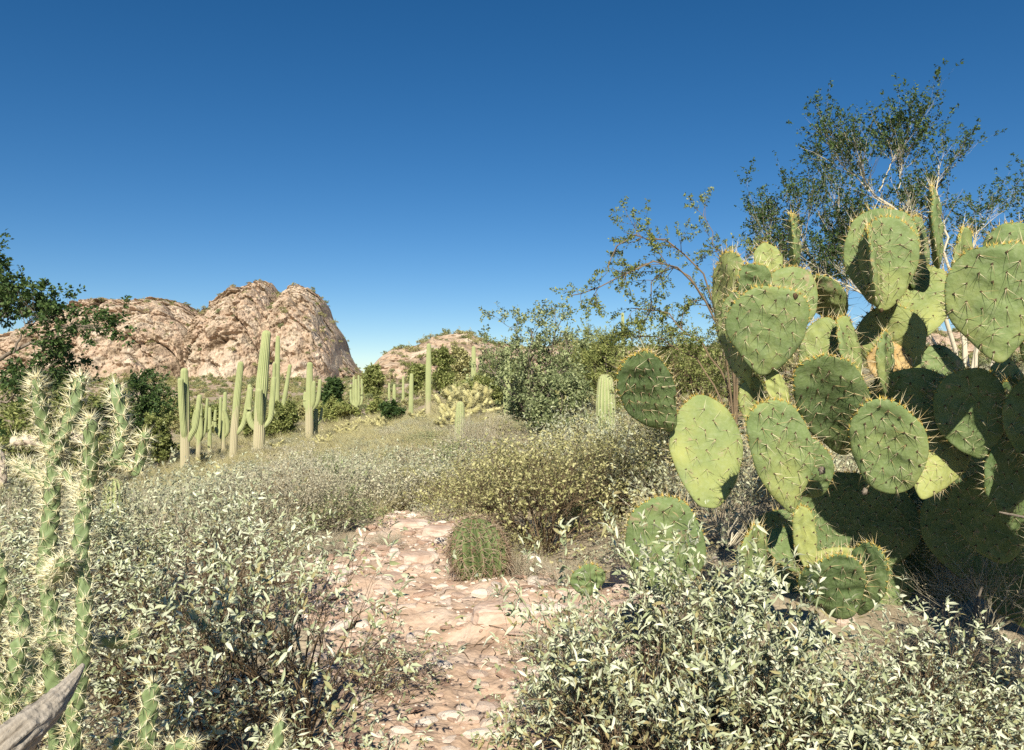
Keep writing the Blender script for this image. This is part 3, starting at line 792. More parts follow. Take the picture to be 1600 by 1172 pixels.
# ------------------------------------------------------------------ buckhorn cholla (left foreground)
def cholla_branch(pts, Y, w, seed, tip=True, sp_len=.028, tint=.5):
    """spiny jointed stem through photograph points"""
    r = np.random.default_rng(abs(seed))
    Ys = Y if np.ndim(Y) else [Y] * len(pts)
    P = np.array([at(p[0], p[1], y) for p, y in zip(pts, Ys)])
    rad0 = np.array([(w if np.isscalar(w) else w[i]) * .43 / F * Ys[i] for i in range(len(pts))])
    length = np.linalg.norm(np.diff(P, axis=0), axis=1).sum()
    N = max(8, int(length / .0055))
    C, R = poly(P, rad0, N)
    s = np.concatenate([[0], np.cumsum(np.linalg.norm(np.diff(C, axis=0), axis=1))])
    end = np.clip((s[-1] - s) / (R[-1] * 1.3), 0, 1)
    R = R * np.sqrt(np.clip(1 - (1 - end) ** 2, .02, 1)) if tip else R
    R = R * (1 + .07 * np.sin(s / .045))
    k = 18
    T, A, B = frames(C[None]); T, A, B = T[0], A[0], B[0]
    th = np.arange(k) / k * 2 * np.pi
    nrow = 5; pitch = .034
    # spiral of elongated tubercles
    ph = th[None] * nrow / 1.0 + s[:, None] / pitch * 2 * np.pi * .5
    ph2 = s[:, None] / pitch * 2 * np.pi - th[None] * 2
    jit = vnoise(np.stack([s * 28 + seed, s * 0, s * 0], -1))[:, None]
    tub = .5 + .5 * np.cos(th[None] * 4 + s[:, None] * 2.5 + jit * 1.6) * np.cos(s[:, None] * 2 * np.pi / .036 + jit * 1.8)
    Rr = R[:, None] * (.70 + .46 * tub)
    V = C[:, None] + Rr[..., None] * (A[:, None] * np.cos(th)[None, :, None] + B[:, None] * np.sin(th)[None, :, None])
    i = np.arange(N * k).reshape(N, k); j = np.roll(i, -1, 1)
    mb = MB(); mb.add(V, np.stack([i[:-1], j[:-1], j[1:], i[1:]], -1).reshape(-1, 4), np.clip(tint * .35 + .55 * tub, 0, 1).ravel())
    # areoles: local maxima of the tubercle pattern
    sp = MB()
    mx = (tub > np.roll(tub, 1, 1)) & (tub >= np.roll(tub, -1, 1)) & (tub > .70)
    up_ = np.vstack([tub[1:], tub[-1:]]); dn = np.vstack([tub[:1], tub[:-1]])
    mx &= (tub >= up_) & (tub >= dn)
    ii, jj = np.nonzero(mx)
    if len(ii):
        base = V[ii, jj]; out = norm(base - C[ii]); tg = T[ii]
        for q in range(13):
            d = out * r.uniform(.4, 1.1, (len(ii), 1)) + tg * r.normal(.15, .45, (len(ii), 1)) + r.normal(0, .55, (len(ii), 3))
            spikes(sp, base, d, sp_len * r.uniform(.45, 1.15, len(ii)), .00085, r.random(len(ii)))
    if tip:
        n = 24; d = norm(T[-1] * .9 + r.normal(0, .6, (n, 3)))
        spikes(sp, np.repeat(C[-3:-2], n, 0) + d * .4 * R[len(R) // 2], d, sp_len * r.uniform(.5, 1.1, n), .00085, r.random(n))
    return mb, sp

def cholla_plant(label, base, branches, group=None, dead=None):
    root = thing('staghorn_cholla', label, 'cactus', base, group)
    for n, (pts, Y, w) in enumerate(branches):
        mb, sp = cholla_branch(pts, Y, w, 40 + n * 3 + int(pts[0][0]))
        for m_ in (mb, sp):
            m_.v = [v - base for v in m_.v]
        b = mb.build('stem', M['cholla'], root)
        sp.build('spines', M['cholla_spine'], b)
    return root

b0 = gpt(75, 1.75)
cholla_plant('tall left cholla cactus with two spiny forked tips, at the left edge', b0, [
    ([(105, 1300), (88, 1080), (82, 960), (74, 890), (82, 790), (86, 700)], 1.68, [34, 32, 30, 28, 27, 26]),
    ([(86, 720), (78, 690), (64, 640), (58, 588)], [1.68, 1.68, 1.66, 1.64], [24, 23, 22, 20]),
    ([(86, 715), (98, 684), (114, 645), (128, 585)], [1.68, 1.68, 1.69, 1.70], [23, 22, 23, 20]),
    ([(80, 760), (60, 740), (36, 728), (28, 722)], [1.72, 1.8, 1.85, 1.87], [20, 20, 20, 16]),
    ([(84, 900), (98, 890), (104, 876)], [1.66, 1.58, 1.5], [26, 28, 30]),
    ([(-60, 1010), (-10, 960), (2, 900), (-8, 850)], [1.6, 1.6, 1.6, 1.62], [30, 28, 26, 22]),
    ([(20, 1240), (50, 1060), (30, 960), (2, 925)], [1.75, 1.78, 1.8, 1.82], [28, 28, 28, 24]),
])
b1 = gpt(130, 1.6)
cholla_plant('foreground cholla cactus with branching upright spiny arms, right of the taller fork', b1, [
    ([(118, 1320), (118, 1150), (128, 1040), (134, 940), (128, 850), (138, 760)], [1.56, 1.56, 1.55, 1.55, 1.57, 1.58], [32, 30, 28, 27, 26, 26]),
    ([(138, 775), (141, 730), (142, 690), (142, 652)], [1.58, 1.57, 1.56, 1.55], [24, 24, 24, 22]),
    ([(136, 765), (160, 738), (182, 712), (192, 675)], [1.58, 1.6, 1.6, 1.61], [22, 22, 22, 21]),
    ([(192, 690), (190, 650), (184, 622), (178, 597)], [1.61, 1.62, 1.62, 1.63], [22, 21, 19, 16]),
    ([(180, 716), (200, 728), (214, 738), (222, 705), (229, 674)], [1.6, 1.6, 1.6, 1.6, 1.59], [12, 12, 14, 18, 16]),
    ([(135, 790), (112, 752), (100, 735)], [1.58, 1.6, 1.62], [12, 12, 10]),
    ([(124, 1000), (160, 1000), (196, 1002), (222, 980)], [1.58, 1.62, 1.66, 1.66], [20, 20, 20, 16]),
    ([(128, 1010), (96, 994), (60, 1000)], [1.58, 1.6, 1.6], [22, 20, 16]),
])
b2 = gpt(35, 1.5)
cholla_plant('short broken cholla stub at the lower left corner by the dead branch', b2, [
    ([(10, 1260), (22, 1100), (28, 1040), (36, 992)], 1.5, [30, 28, 28, 26]),
    ([(24, 1110), (0, 1065), (-20, 1050)], [1.5, 1.48, 1.46], [28, 28, 24]),
])
b3 = gpt(235, 1.7)
cholla_plant('single upright cholla joint bristling with spines at the bottom, right of the dead branch', b3, [
    ([(225, 1290), (232, 1180), (234, 1120), (242, 1064)], 1.62, [30, 32, 32, 28]),
    ([(228, 1230), (275, 1170), (310, 1158)], [1.62, 1.6, 1.58], [26, 28, 24]),
    ([(228, 1200), (200, 1165), (178, 1160)], [1.62, 1.58, 1.55], [24, 22, 20]),
])
b4 = gpt(437, 1.8)
cholla_plant('small green cholla tip poking up at the bottom edge among brittlebush', b4, [
    ([(418, 1300), (428, 1190), (436, 1150), (440, 1122)], 1.75, [26, 26, 24, 20])])
# pale dead cholla joints on the left
for pts, Y, lab in (([(20, 690), (48, 688), (80, 694)], 2.2, 'pale dead cholla joint behind the tall left fork'), ([(-10, 700), (2, 720), (4, 760)], 1.9, 'bleached pinkish cholla joint at the left edge'),
                    ([(92, 684), (112, 680), (134, 690)], 2.1, 'pale dry cholla joint between the two cholla forks')):
    mb, sp = cholla_branch(pts, Y, 17, int(pts[0][0]) + 77, tint=.9)
    base = at(pts[0][0], pts[0][1], Y)
    root = thing('dry_cholla_joint', lab, 'cactus joint', base, 'bleached cholla joints')
    for m_ in (mb, sp): m_.v = [v - base for v in m_.v]
    j_ = mb.build('stem', M['dry_joint'], root); sp.build('spines', M['cholla_spine'], j_)

# dead branch, lower left
def dead_wood(label, pts, Ys, w, seed, name='dead_branch', material='driftwood'):
    P = np.array([at(p[0], p[1], y) for p, y in zip(pts, Ys)])
    R = np.array([ww * .5 / F * y for ww, y in zip(w, Ys)])
    C, Rr = poly(P, R, max(10, len(pts) * 30))
    k = 56; T, A, B = frames(C[None]); T, A, B = T[0], A[0], B[0]
    th = np.arange(k) / k * 2 * np.pi
    s = np.linspace(0, 1, len(C)) * len(pts) * .10
    q = np.stack([np.cos(th)[None] * 5 + 0 * s[:, None], np.sin(th)[None] * 5 + 0 * s[:, None], s[:, None] * 9 + 0 * th[None]], -1)
    g = fbm(q + seed, 4, True)
    V = C[:, None] + (Rr[:, None] * (.84 + .34 * g + .12 * fbm(q * .4 + 3, 2)))[..., None] * (A[:, None] * np.cos(th)[None, :, None] + B[:, None] * np.sin(th)[None, :, None])
    i = np.arange(len(C) * k).reshape(len(C), k); j = np.roll(i, -1, 1)
    mb = MB(); mb.add(V - P[0], [np.stack([i[:-1], j[:-1], j[1:], i[1:]], -1).reshape(-1, 4)], np.clip(.45 + .6 * g, 0, 1).ravel())
    o = mb.build(name, M[material]); o.location = tuple(P[0])
    return tag(o, label, 'branch')
dead_wood('thick weathered grey dead branch leaning in the lower left corner', [(-40, 1220), (20, 1158), (78, 1106), (112, 1066), (133, 1036)], [1.25, 1.3, 1.37, 1.42, 1.45], [74, 62, 44, 22, 5], 4)
dead_wood('bent grey dead stick lying in the shade under the prickly pear', [(1500, 985), (1525, 1003), (1552, 1018), (1572, 1022)], [2.7, 2.7, 2.72, 2.75], [3, 7, 9, 6], 9, material='bark')
dead_wood('thin upright dead stick standing in the shade at lower right', [(1522, 1010), (1520, 960), (1532, 916)], [2.72, 2.74, 2.75], [5, 5, 3], 12, material='bark')
dead_wood('pale dead twig beside the bluish pad at the right edge', [(1560, 800), (1590, 806), (1620, 812)], [2.7, 2.66, 2.62], [3, 4, 4], 18, material='bark')

# ------------------------------------------------------------------ saguaros
def ribbed(pts, rad, ribs, cork, seed, cap=True, N=None):
    r = np.random.default_rng(seed)
    P = np.asarray(pts, float)
    length = np.linalg.norm(np.diff(P, axis=0), axis=1).sum()
    N = N or 36
    C, R = poly(P, np.asarray(rad, float), N)
    s = np.concatenate([[0], np.cumsum(np.linalg.norm(np.diff(C, axis=0), axis=1))])
    if cap:
        n = 7; Tn = norm(C[-1] - C[-2]); e = R[-1]
        u = np.linspace(0, 1, n + 1)[1:] * np.pi / 2
        C = np.concatenate([C, C[-1] + Tn * (np.sin(u) * e * .95)[:, None]]); R = np.concatenate([R, e * np.maximum(np.cos(u), .04)])
        s = np.concatenate([s, s[-1] + np.sin(u) * e])
    R = R * (1 + .035 * np.sin(s / .55 + seed) + .02 * np.sin(s / .21 + seed * 2))
    k = ribs * 4
    T, A, B = frames(C[None]); T, A, B = T[0], A[0], B[0]
    th = np.arange(k) / k * 2 * np.pi
    cr = np.abs(np.cos(th * ribs / 2))                      # sharp rib crests
    Rr = R[:, None] * (.78 + .22 * cr[None])
    V = C[:, None] + Rr[..., None] * (A[:, None] * np.cos(th)[None, :, None] + B[:, None] * np.sin(th)[None, :, None])
    i = np.arange(len(C) * k).reshape(len(C), k); j = np.roll(i, -1, 1)
    mb = MB(); mb.add(V, np.stack([i[:-1], j[:-1], j[1:], i[1:]], -1).reshape(-1, 4), np.broadcast_to(cr[None], Rr.shape).ravel())
    f = s / s[-1]
    ck = np.clip((cork - f[:, None]) / .13 + .5 + .8 * vnoise(np.stack([s[:, None] * 3 + 0 * th, 3 * np.cos(th)[None] + 0 * s[:, None], 3 * np.sin(th)[None] + seed + 0 * s[:, None]], -1)), 0, 1) * .9 if cork > 0 else np.zeros(Rr.shape)
    return mb, ck.ravel(), C

def saguaro(label, Y, base, top, w, arms=(), cork=.35, ribs=14, spine=0, group='saguaros on the slope', mid=None, name='saguaro'):
    """base/top photograph px; arms: lists of px points; w in px"""
    bx, by = base; tx, ty = top
    g = gpt(bx, Y)
    zoff = g[2] - at(bx, by, Y)[2]
    root = thing(name, label, 'cactus', g, group)
    sc = Y / F
    def W(px, py, dy=0.0): return at(px, py, Y) + np.array([0, dy, 0]) - np.array([g[0], g[1], g[2] - 0.0])
    b = np.array([0, 0, -.15]); t = W(tx, ty); 
    m1 = b * .66 + t * .34 + np.array([0, 0, 0]); m2 = b * .33 + t * .67
    m1[0] = t[0] * .22; m2[0] = t[0] * .58
    rr = w * .54 * sc
    t = t - np.array([0, 0, rr * .8])
    mb, ck, C = ribbed([b, m1, m2, t], [rr * .92, rr * 1.0, rr * .97, rr * .74], ribs, cork, int(bx))
    o = mb.build('trunk', M['saguaro'], root)
    at_ = o.data.attributes.new('cork', 'FLOAT', 'POINT'); at_.data.foreach_set('value', ck.astype(np.float32))
    if spine:
        fuzz(o, C, rr, spine, int(bx))
    for n, arm in enumerate(arms):
        pts, aw, dy = arm
        ys = np.linspace(0, dy, len(pts)); ys[-1] = dy
        AP = [W(p[0], p[1], ys[min(i, len(pts) - 1)] if i else 0) for i, p in enumerate(pts)]
        ar = aw * .54 * sc
        AP[-1] = AP[-1] - np.array([0, 0, ar * .8])
        rads = [ar * .55] + [ar * .9] * (len(pts) - 2) + [ar * .78] if len(pts) > 2 else [ar, ar * .8]
        mb, ck, C = ribbed(AP, rads, 11, 0, int(bx) + n * 7 + 1, N=26)
        a = mb.build('arm', M['saguaro'], root)
        at_ = a.data.attributes.new('cork', 'FLOAT', 'POINT'); at_.data.foreach_set('value', ck.astype(np.float32))
    return root

def fuzz(o, C, rr, n, seed):
    r = np.random.default_rng(seed)
    co = np.empty(len(o.data.vertices) * 3, np.float32); o.data.vertices.foreach_get('co', co); co = co.reshape(-1, 3)
    tv = np.empty(len(co), np.float32); o.data.attributes['tint'].data.foreach_get('value', tv)
    crest = np.nonzero(tv > .97)[0]
    pick = r.choice(crest, n)
    p = co[pick]; k = np.clip(np.searchsorted(C[:, 2], p[:, 2]), 0, len(C) - 1)
    out = norm(p - C[k])
    sp = MB(); spikes(sp, p, out + r.normal(0, .6, p.shape), .035 * r.uniform(.4, 1.1, n), .0014, r.random(n))
    sp.build('spines', M['spine'], o)

D = .45
saguaro('tall saguaro at the left end of the group, one arm curving up on its right', 37, (290, 740), (288, 574), 14,
        [([(294, 690), (300, 678), (306, 664), (312, 616)], 9, .0), ([(290, 690), (290, 674), (289, 640), (289, 590)], 10, -.5)], .5)
saguaro('short saguaro with brown base and three close arms right of the leftmost one', 42, (310, 707), (314, 630), 7,
        [([(311, 690), (306, 676), (304, 660), (308, 640)], 6, -.2), ([(313, 690), (319, 676), (321, 655), (323, 622)], 5, .1), ([(312, 690), (316, 680), (317, 655), (318, 646)], 5, -.3)], .33)
saguaro('thin armless saguaro between the short many-armed ones', 45, (328, 703), (328, 636), 6, [([(329, 668), (333, 664), (333, 658)], 4, 0)], .2)
saguaro('small candelabra saguaro with a cluster of thin arms left of the leaning one', 44, (349, 706), (352, 612), 7,
        [([(347, 686), (339, 674), (336, 660), (337, 640)], 5, 0), ([(348, 686), (343, 674), (343, 650), (343, 620)], 5, .2), ([(351, 684), (357, 674), (357, 655), (353, 638)], 6, -.3)], .3)
saguaro('slightly leaning saguaro with one long arm rising on its right', 38, (364, 716), (376, 564), 11,
        [([(370, 678), (376, 670), (382, 654), (389, 600)], 8, .1)], .5)
saguaro('tallest saguaro, a thick trunk with arms on its left, front and right', 38, (404, 711), (416, 515), 17,
        [([(400, 672), (393, 662), (389, 645), (391, 604)], 10, 0), ([(408, 672), (409, 655), (410, 635), (411, 606)], 11, -.55), ([(412, 668), (421, 655), (423, 630), (425, 588)], 9, .3)], .32, ribs=16)
saguaro('slim tall saguaro right behind the tallest one, its arm spreading right', 55, (432, 665), (434, 524), 8,
        [([(434, 650), (440, 643), (445, 620), (453, 569)], 7, 0), ([(431, 650), (429, 640), (429, 600), (430, 566)], 6, -.2)], .08)
saguaro('tiny pale saguaro right of the slim tall one', 75, (452, 660), (452, 628), 4, [([(451, 652), (448, 647), (447, 636)], 3, 0)], 0)
saguaro('stout saguaro with brown trunk and upswept arms in front of the slope', 42, (483, 692), (484, 565), 11,
        [([(481, 640), (477, 632), (477, 612)], 7, 0), ([(486, 640), (490, 628), (492, 595)], 7, -.2), ([(488, 640), (495, 630), (498, 618), (500, 592)], 7, 0)], .42)
saguaro('shorter saguaro close beside the stout brown-trunked one', 43, (493, 688), (494, 638), 7, [([(496, 664), (501, 655), (503, 637)], 5, 0)], .4)
saguaro('candelabra saguaro with a crown of thin arms on the green rise', 65, (557, 668), (556, 592), 5,
        [([(556, 634), (549, 628), (548, 600)], 4, 0), ([(556, 634), (552, 626), (552, 588)], 4, .2), ([(557, 634), (561, 628), (561, 586)], 4, -.2), ([(557, 634), (565, 628), (565, 592)], 4, 0)], .1)
saguaro('armless pale saguaro, shorter of the pair below the ridge', 45, (642, 652), (643, 583), 7, [], .12)
saguaro('tall slender armless saguaro below the ridge', 45, (669, 658), (670, 536), 8.5, [], .3)
saguaro('thin distant saguaro between the tall slender one and the paired one', 80, (688, 612), (688, 560), 4, [([(688, 590), (685, 584), (685, 574)], 2.5, 0)], 0)
saguaro('distant saguaro with two low stubby arms on the ridge slope', 70, (740, 606), (740, 540), 7.5, [([(742, 600), (749, 594), (751, 571)], 6, 0), ([(738, 602), (731, 596), (730, 584)], 5, 0)], 0)
saguaro('saguaro half hidden behind the mid-slope tree', 34, (792, 640), (792, 540), 11, [], .1)
saguaro('thin saguaro seen through the branches of the mid-slope tree', 55, (843, 615), (843, 520), 6, [], .05)
saguaro('small saguaro on the reddish slope near the gap', 75, (616, 626), (616, 600), 5, [], 0)
saguaro('very small saguaro at the foot of the reddish slope', 75, (608, 630), (608, 598), 3.5, [], 0)
saguaro('small saguaro standing just right of the reddish slope', 75, (630, 618), (630, 587), 4, [], 0)
saguaro('small pale saguaro poking above the dark mesquite on the left', 60, (257, 685), (257, 646), 6, [], 0)
saguaro('lone thin saguaro standing against the sky left of the prickly pear', 60, (974, 590), (973, 488), 5.5, [], 0)
saguaro('stocky young ribbed saguaro beside the dark leftmost prickly pear pad', 16, (947, 690), (946, 583), 29, [], 0, ribs=15, spine=2600, group=None)
saguaro('young grey-topped saguaro standing in the dry shrub', 19, (718, 680), (719, 626), 16, [], 0, ribs=13, spine=1500, group=None)
saguaro('short ribbed young saguaro behind the foreground cholla', 5.6, (178, 880), (178, 745), 36, [], 0, ribs=13, spine=1400, group=None)

# ------------------------------------------------------------------ barrel cactus
def barrel():
    Y = 5.2; g = gpt(752, Y)
    root = thing('barrel_cactus', 'squat barrel cactus covered in curved reddish spines beside the path', 'cactus', g)
    r = np.random.default_rng(2)
    rad, H, ribs = .19, .43, 18
    k = ribs * 6; n = 30
    v = np.linspace(0, 1, n)
    prof = rad * np.interp(v, [0, .08, .3, .6, .8, .93, 1], [.55, .78, 1.0, .97, .76, .45, .05])
    th = np.arange(k) / k * 2 * np.pi
    cr = np.abs(np.cos(th * ribs / 2)) ** .8
    R = prof[:, None] * (.70 + .30 * cr[None])
    lean = np.array([-.05, .0, 0])
    V = np.stack([R * np.cos(th), R * np.sin(th), (v * H - .03)[:, None] + 0 * R], -1) + (v ** 1.5)[:, None, None] * lean
    i = np.arange(n * k).reshape(n, k); j = np.roll(i, -1, 1)
    mb = MB(); mb.add(V, np.stack([i[:-1], j[:-1], j[1:], i[1:]], -1).reshape(-1, 4), np.broadcast_to(cr[None] * .8, R.shape).ravel())
    body = mb.build('body', M['barrel'], root)
    sp = MB()
    for q in range(ribs):
        a = q / ribs * 2 * np.pi
        for vv in np.linspace(.06, .98, 17):
            pr = np.interp(vv, v, prof); p = np.array([pr * math.cos(a), pr * math.sin(a), vv * H - .03]) + vv ** 1.5 * lean
            o_ = norm(np.array([math.cos(a), math.sin(a), (vv - .5) * 1.4])); tn = np.array([-math.sin(a), math.cos(a), 0])
            for _ in range(5):
                d = norm(o_ * r.uniform(.35, .8) + tn * r.normal(0, .9) + np.array([0, 0, r.normal(0, .7)]))
                L = r.uniform(.03, .085)
                s = np.linspace(0, 1, 4)
                P = p + d * (L * s)[:, None] + np.array([0, 0, -.35]) * (L * s * s)[:, None]
                tubes(sp, P, .0024 * (1 - .75 * s), 3, r.random())
    sp.build('spines', M['barrel_spine'], body)
barrel()

# ------------------------------------------------------------------ shrubs
def shrub_parts(seed, Rr, H, n1=26, n2=5, n3=4, nl=6, ll=.03, lw=.014, hi=False, curl=.3, up=.3, flat=.45, t0=.45, twig=.004, k=3, droop=0.0, leaf_t0=.25, dry=0.0):
    r = np.random.default_rng(seed)
    a = r.uniform(0, 2 * np.pi, n1); el = np.arcsin(r.uniform(.12, 1, n1) ** .8)
    d = np.stack([np.cos(a) * np.cos(el), np.sin(a) * np.cos(el), np.sin(el)], -1)
    L = r.uniform(.62, 1.0, n1)
    e = d * np.array([Rr, Rr, H])
    s = np.linspace(0, 1, 6)
    b = np.stack([np.cos(a), np.sin(a), 0 * a], -1) * Rr * .10 * r.random((n1, 1))
    P = b[:, None] + e[:, None] * (L[:, None] * s)[..., None]
    P[:, :, 2] += (H * .16 * np.sin(s * np.pi))[None]
    P[:, 1:] += r.normal(0, .025 * Rr, P[:, 1:].shape)
    Ra = twig * (1 - .6 * s)[None] * r.uniform(.7, 1.2, (n1, 1))
    st = MB(); lv = MB()
    tubes(st, P, Ra, k + 1, r.random(n1))
    P2, R2 = branch(P, Ra, n2, .3, 1.0, Rr * .45, .75, up, 5, .12, .7, r)
    tubes(st, P2, R2, k, r.random(len(P2)))
    tw = P2; Rt = R2
    if n3:
        P3, R3 = branch(P2, R2, n3, .25, 1.0, Rr * .22, .8, up, 4, .12, .7, r)
        tubes(st, P3, R3, 3, r.random(len(P3)))
        tw = P3
    p, dd = on_twigs(tw, nl, leaf_t0, r)
    dd[:, 2] -= droop
    # tint: mixed, a share of dry leaves low down
    h = np.clip(p[:, 2] / H, 0, 1)
    t = np.clip(r.beta(2.2, 1.6, len(p)), 0, 1)
    t = np.where(r.random(len(p)) < dry * (1.2 - h), r.uniform(0, .12, len(p)), np.maximum(t, .14))
    leaves(lv, p, dd, ll * r.uniform(.4, 1.3, len(p)), lw * r.uniform(.6, 1.3, len(p)), curl * r.uniform(0, 2, len(p)), hi, t, 0, r)
    return st, lv

def shrub_proto(key, leafmat, twigmat, **kw):
    st, lv = shrub_parts(**kw)
    return (st.mesh(key + '_stems', M[twigmat]), lv.mesh(key + '_leaves', M[leafmat]))

def put_shrub(proto, name, label, cat, loc, rz, sc, group=None):
    root = thing(name, label, cat, loc, group, rz, sc)
    link('stems', proto[0], root); link('leaves', proto[1], root)
    return root

# brittlebush: broad pale leaves, foreground
BR = [shrub_proto('brittle%d' % k, 'brittle', 'twig', seed=60 + k, Rr=.42, H=.46, n1=38, n2=5, n3=4, nl=8, ll=.028, lw=.0098, hi=True, curl=.42, up=.32, twig=.0033, dry=.5, leaf_t0=.2) for k in range(3)]
BR += [shrub_proto('brittle_loose', 'brittle', 'twig', seed=70, Rr=.46, H=.50, n1=36, n2=4, n3=3, nl=5, ll=.029, lw=.0115, hi=True, curl=.3, up=.4, twig=.004, dry=.3, leaf_t0=.35)]
BR += [shrub_proto('brittle_open', 'brittle', 'twig', seed=73, Rr=.46, H=.50, n1=30, n2=4, n3=3, nl=4, ll=.030, lw=.012, hi=True, curl=.35, up=.35, twig=.0042, dry=.4, leaf_t0=.4)]
FG = 'pale brittlebushes in the foreground'
brittle = [  # px of base, depth, proto, scale, height scale, label
 (985, 2.45, 0, 1.0, 1.32, 'dense pale brittlebush in front of the low left prickly pear pad'),
 (1130, 2.3, 1, 1.02, 1.3, 'dense pale-leaved brittlebush at bottom right, below the narrow upright pad'),
 (1290, 2.2, 2, 1.0, .9, 'brittlebush at the bottom below the pair of dark round pads'),
 (1420, 2.4, 3, .9, 1.0, 'looser brittlebush with curled leaves at lower right by the tan rock'),
 (1010, 1.95, 1, .80, .75, 'brittlebush cut by the bottom edge right of the path'),
 (1200, 1.85, 0, .80, .7, 'brittlebush cut by the bottom edge below the prickly pear'),
 (1390, 1.95, 2, .8, .6, 'sparse brittlebush at the bottom edge, lower right'),
 (480, 2.75, 4, 1.12, 1.15, 'open brittlebush with dark bare stems left of the path'),
 (330, 2.75, 4, 1.0, 1.05, 'leafy brittlebush left of the open-stemmed one'),
 (420, 2.05, 4, .9, .75, 'brittlebush at the bottom left around the small cholla tip'),
 (560, 2.25, 3, .62, .62, 'low sparse brittlebush at the bottom edge of the path'),
 (250, 2.15, 4, .85, .8, 'shaded brittlebush beside the upright cholla joint'),
 (180, 3.0, 3, 1.0, .95, 'brittlebush behind the foreground cholla stems'),
 (330, 3.9, 3, 1.15, 1.0, 'brittlebush in the second row, above the leafy left one'),
 (120, 3.9, 1, 1.1, .95, 'brittlebush in the second row behind the tall cholla'),
 (-20, 3.1, 2, 1.05, .9, 'brittlebush at the left edge below the leafy tree'),
 (60, 2.4, 4, .85, .8, 'dark shaded brittlebush between the cholla trunks'),
 (890, 2.75, 3, .5, .85, 'small brittlebush sprig in front of the flat pink slab, right of the path'),
 (585, 3.3, 4, .62, .7, 'thin twiggy brittlebush leaning over the left side of the path'),
 (850, 3.5, 3, .36, .7, 'small leafy brittlebush at the right edge of the path below the barrel cactus'),
 (945, 2.9, 4, .6, .75, 'thin brittlebush reaching toward the smallest low pad beside the path'),
 (1500, 2.7, 3, .55, .7, 'small brittlebush sprigs in the shade at far lower right'),
 (1580, 2.2, 0, .7, .6, 'brittlebush in the bottom right corner'),
 (1440, 2.8, 4, .62, .8, 'thin brittlebush in the half shade right of the dark round pads'),
 (1465, 2.15, 4, .75, .85, 'open brittlebush at lower right, left of the dead sticks'),
 (1560, 2.6, 4, .6, .7, 'leafy sprigs around the bent dead stick at lower right'),
 (700, 2.0, 3, .42, .35, 'tiny dry brittlebush at the bottom edge in the middle of the path'),
]
for n, (px, Y, k, s, hs, lab) in enumerate(brittle):
    put_shrub(BR[k], 'brittlebush', lab, 'shrub', gpt(px, Y), n * 1.37, (s, s, s * hs), FG)

# mid-ground shrubs
OL = [shrub_proto('olive%d' % k, 'olive', 'twig', seed=80 + k, Rr=.8, H=.85, n1=46, n2=6, n3=5, nl=6, ll=.030, lw=.016, up=.25, twig=.006, leaf_t0=.3, dry=.2) for k in range(2)]
SI = [shrub_proto('silver%d' % k, 'silver', 'twig_pale', seed=84 + k, Rr=.7, H=.62, n1=50, n2=6, n3=5, nl=4, ll=.024, lw=.010, up=.45, twig=.004, leaf_t0=.4, dry=.1) for k in range(2)]
BU = [shrub_proto('bursage%d' % k, 'bursage', 'twig_pale', seed=90 + k, Rr=.5, H=.42, n1=34, n2=5, n3=4, nl=5, ll=.024, lw=.012, up=.3, twig=.004, leaf_t0=.3, dry=.2) for k in range(3)]
DR = [shrub_proto('drybush%d' % k, 'dryleaf', 'twig_pale', seed=95 + k, Rr=.5, H=.5, n1=46, n2=6, n3=5, nl=1, ll=.018, lw=.008, up=.3, twig=.004, leaf_t0=.5) for k in range(2)]
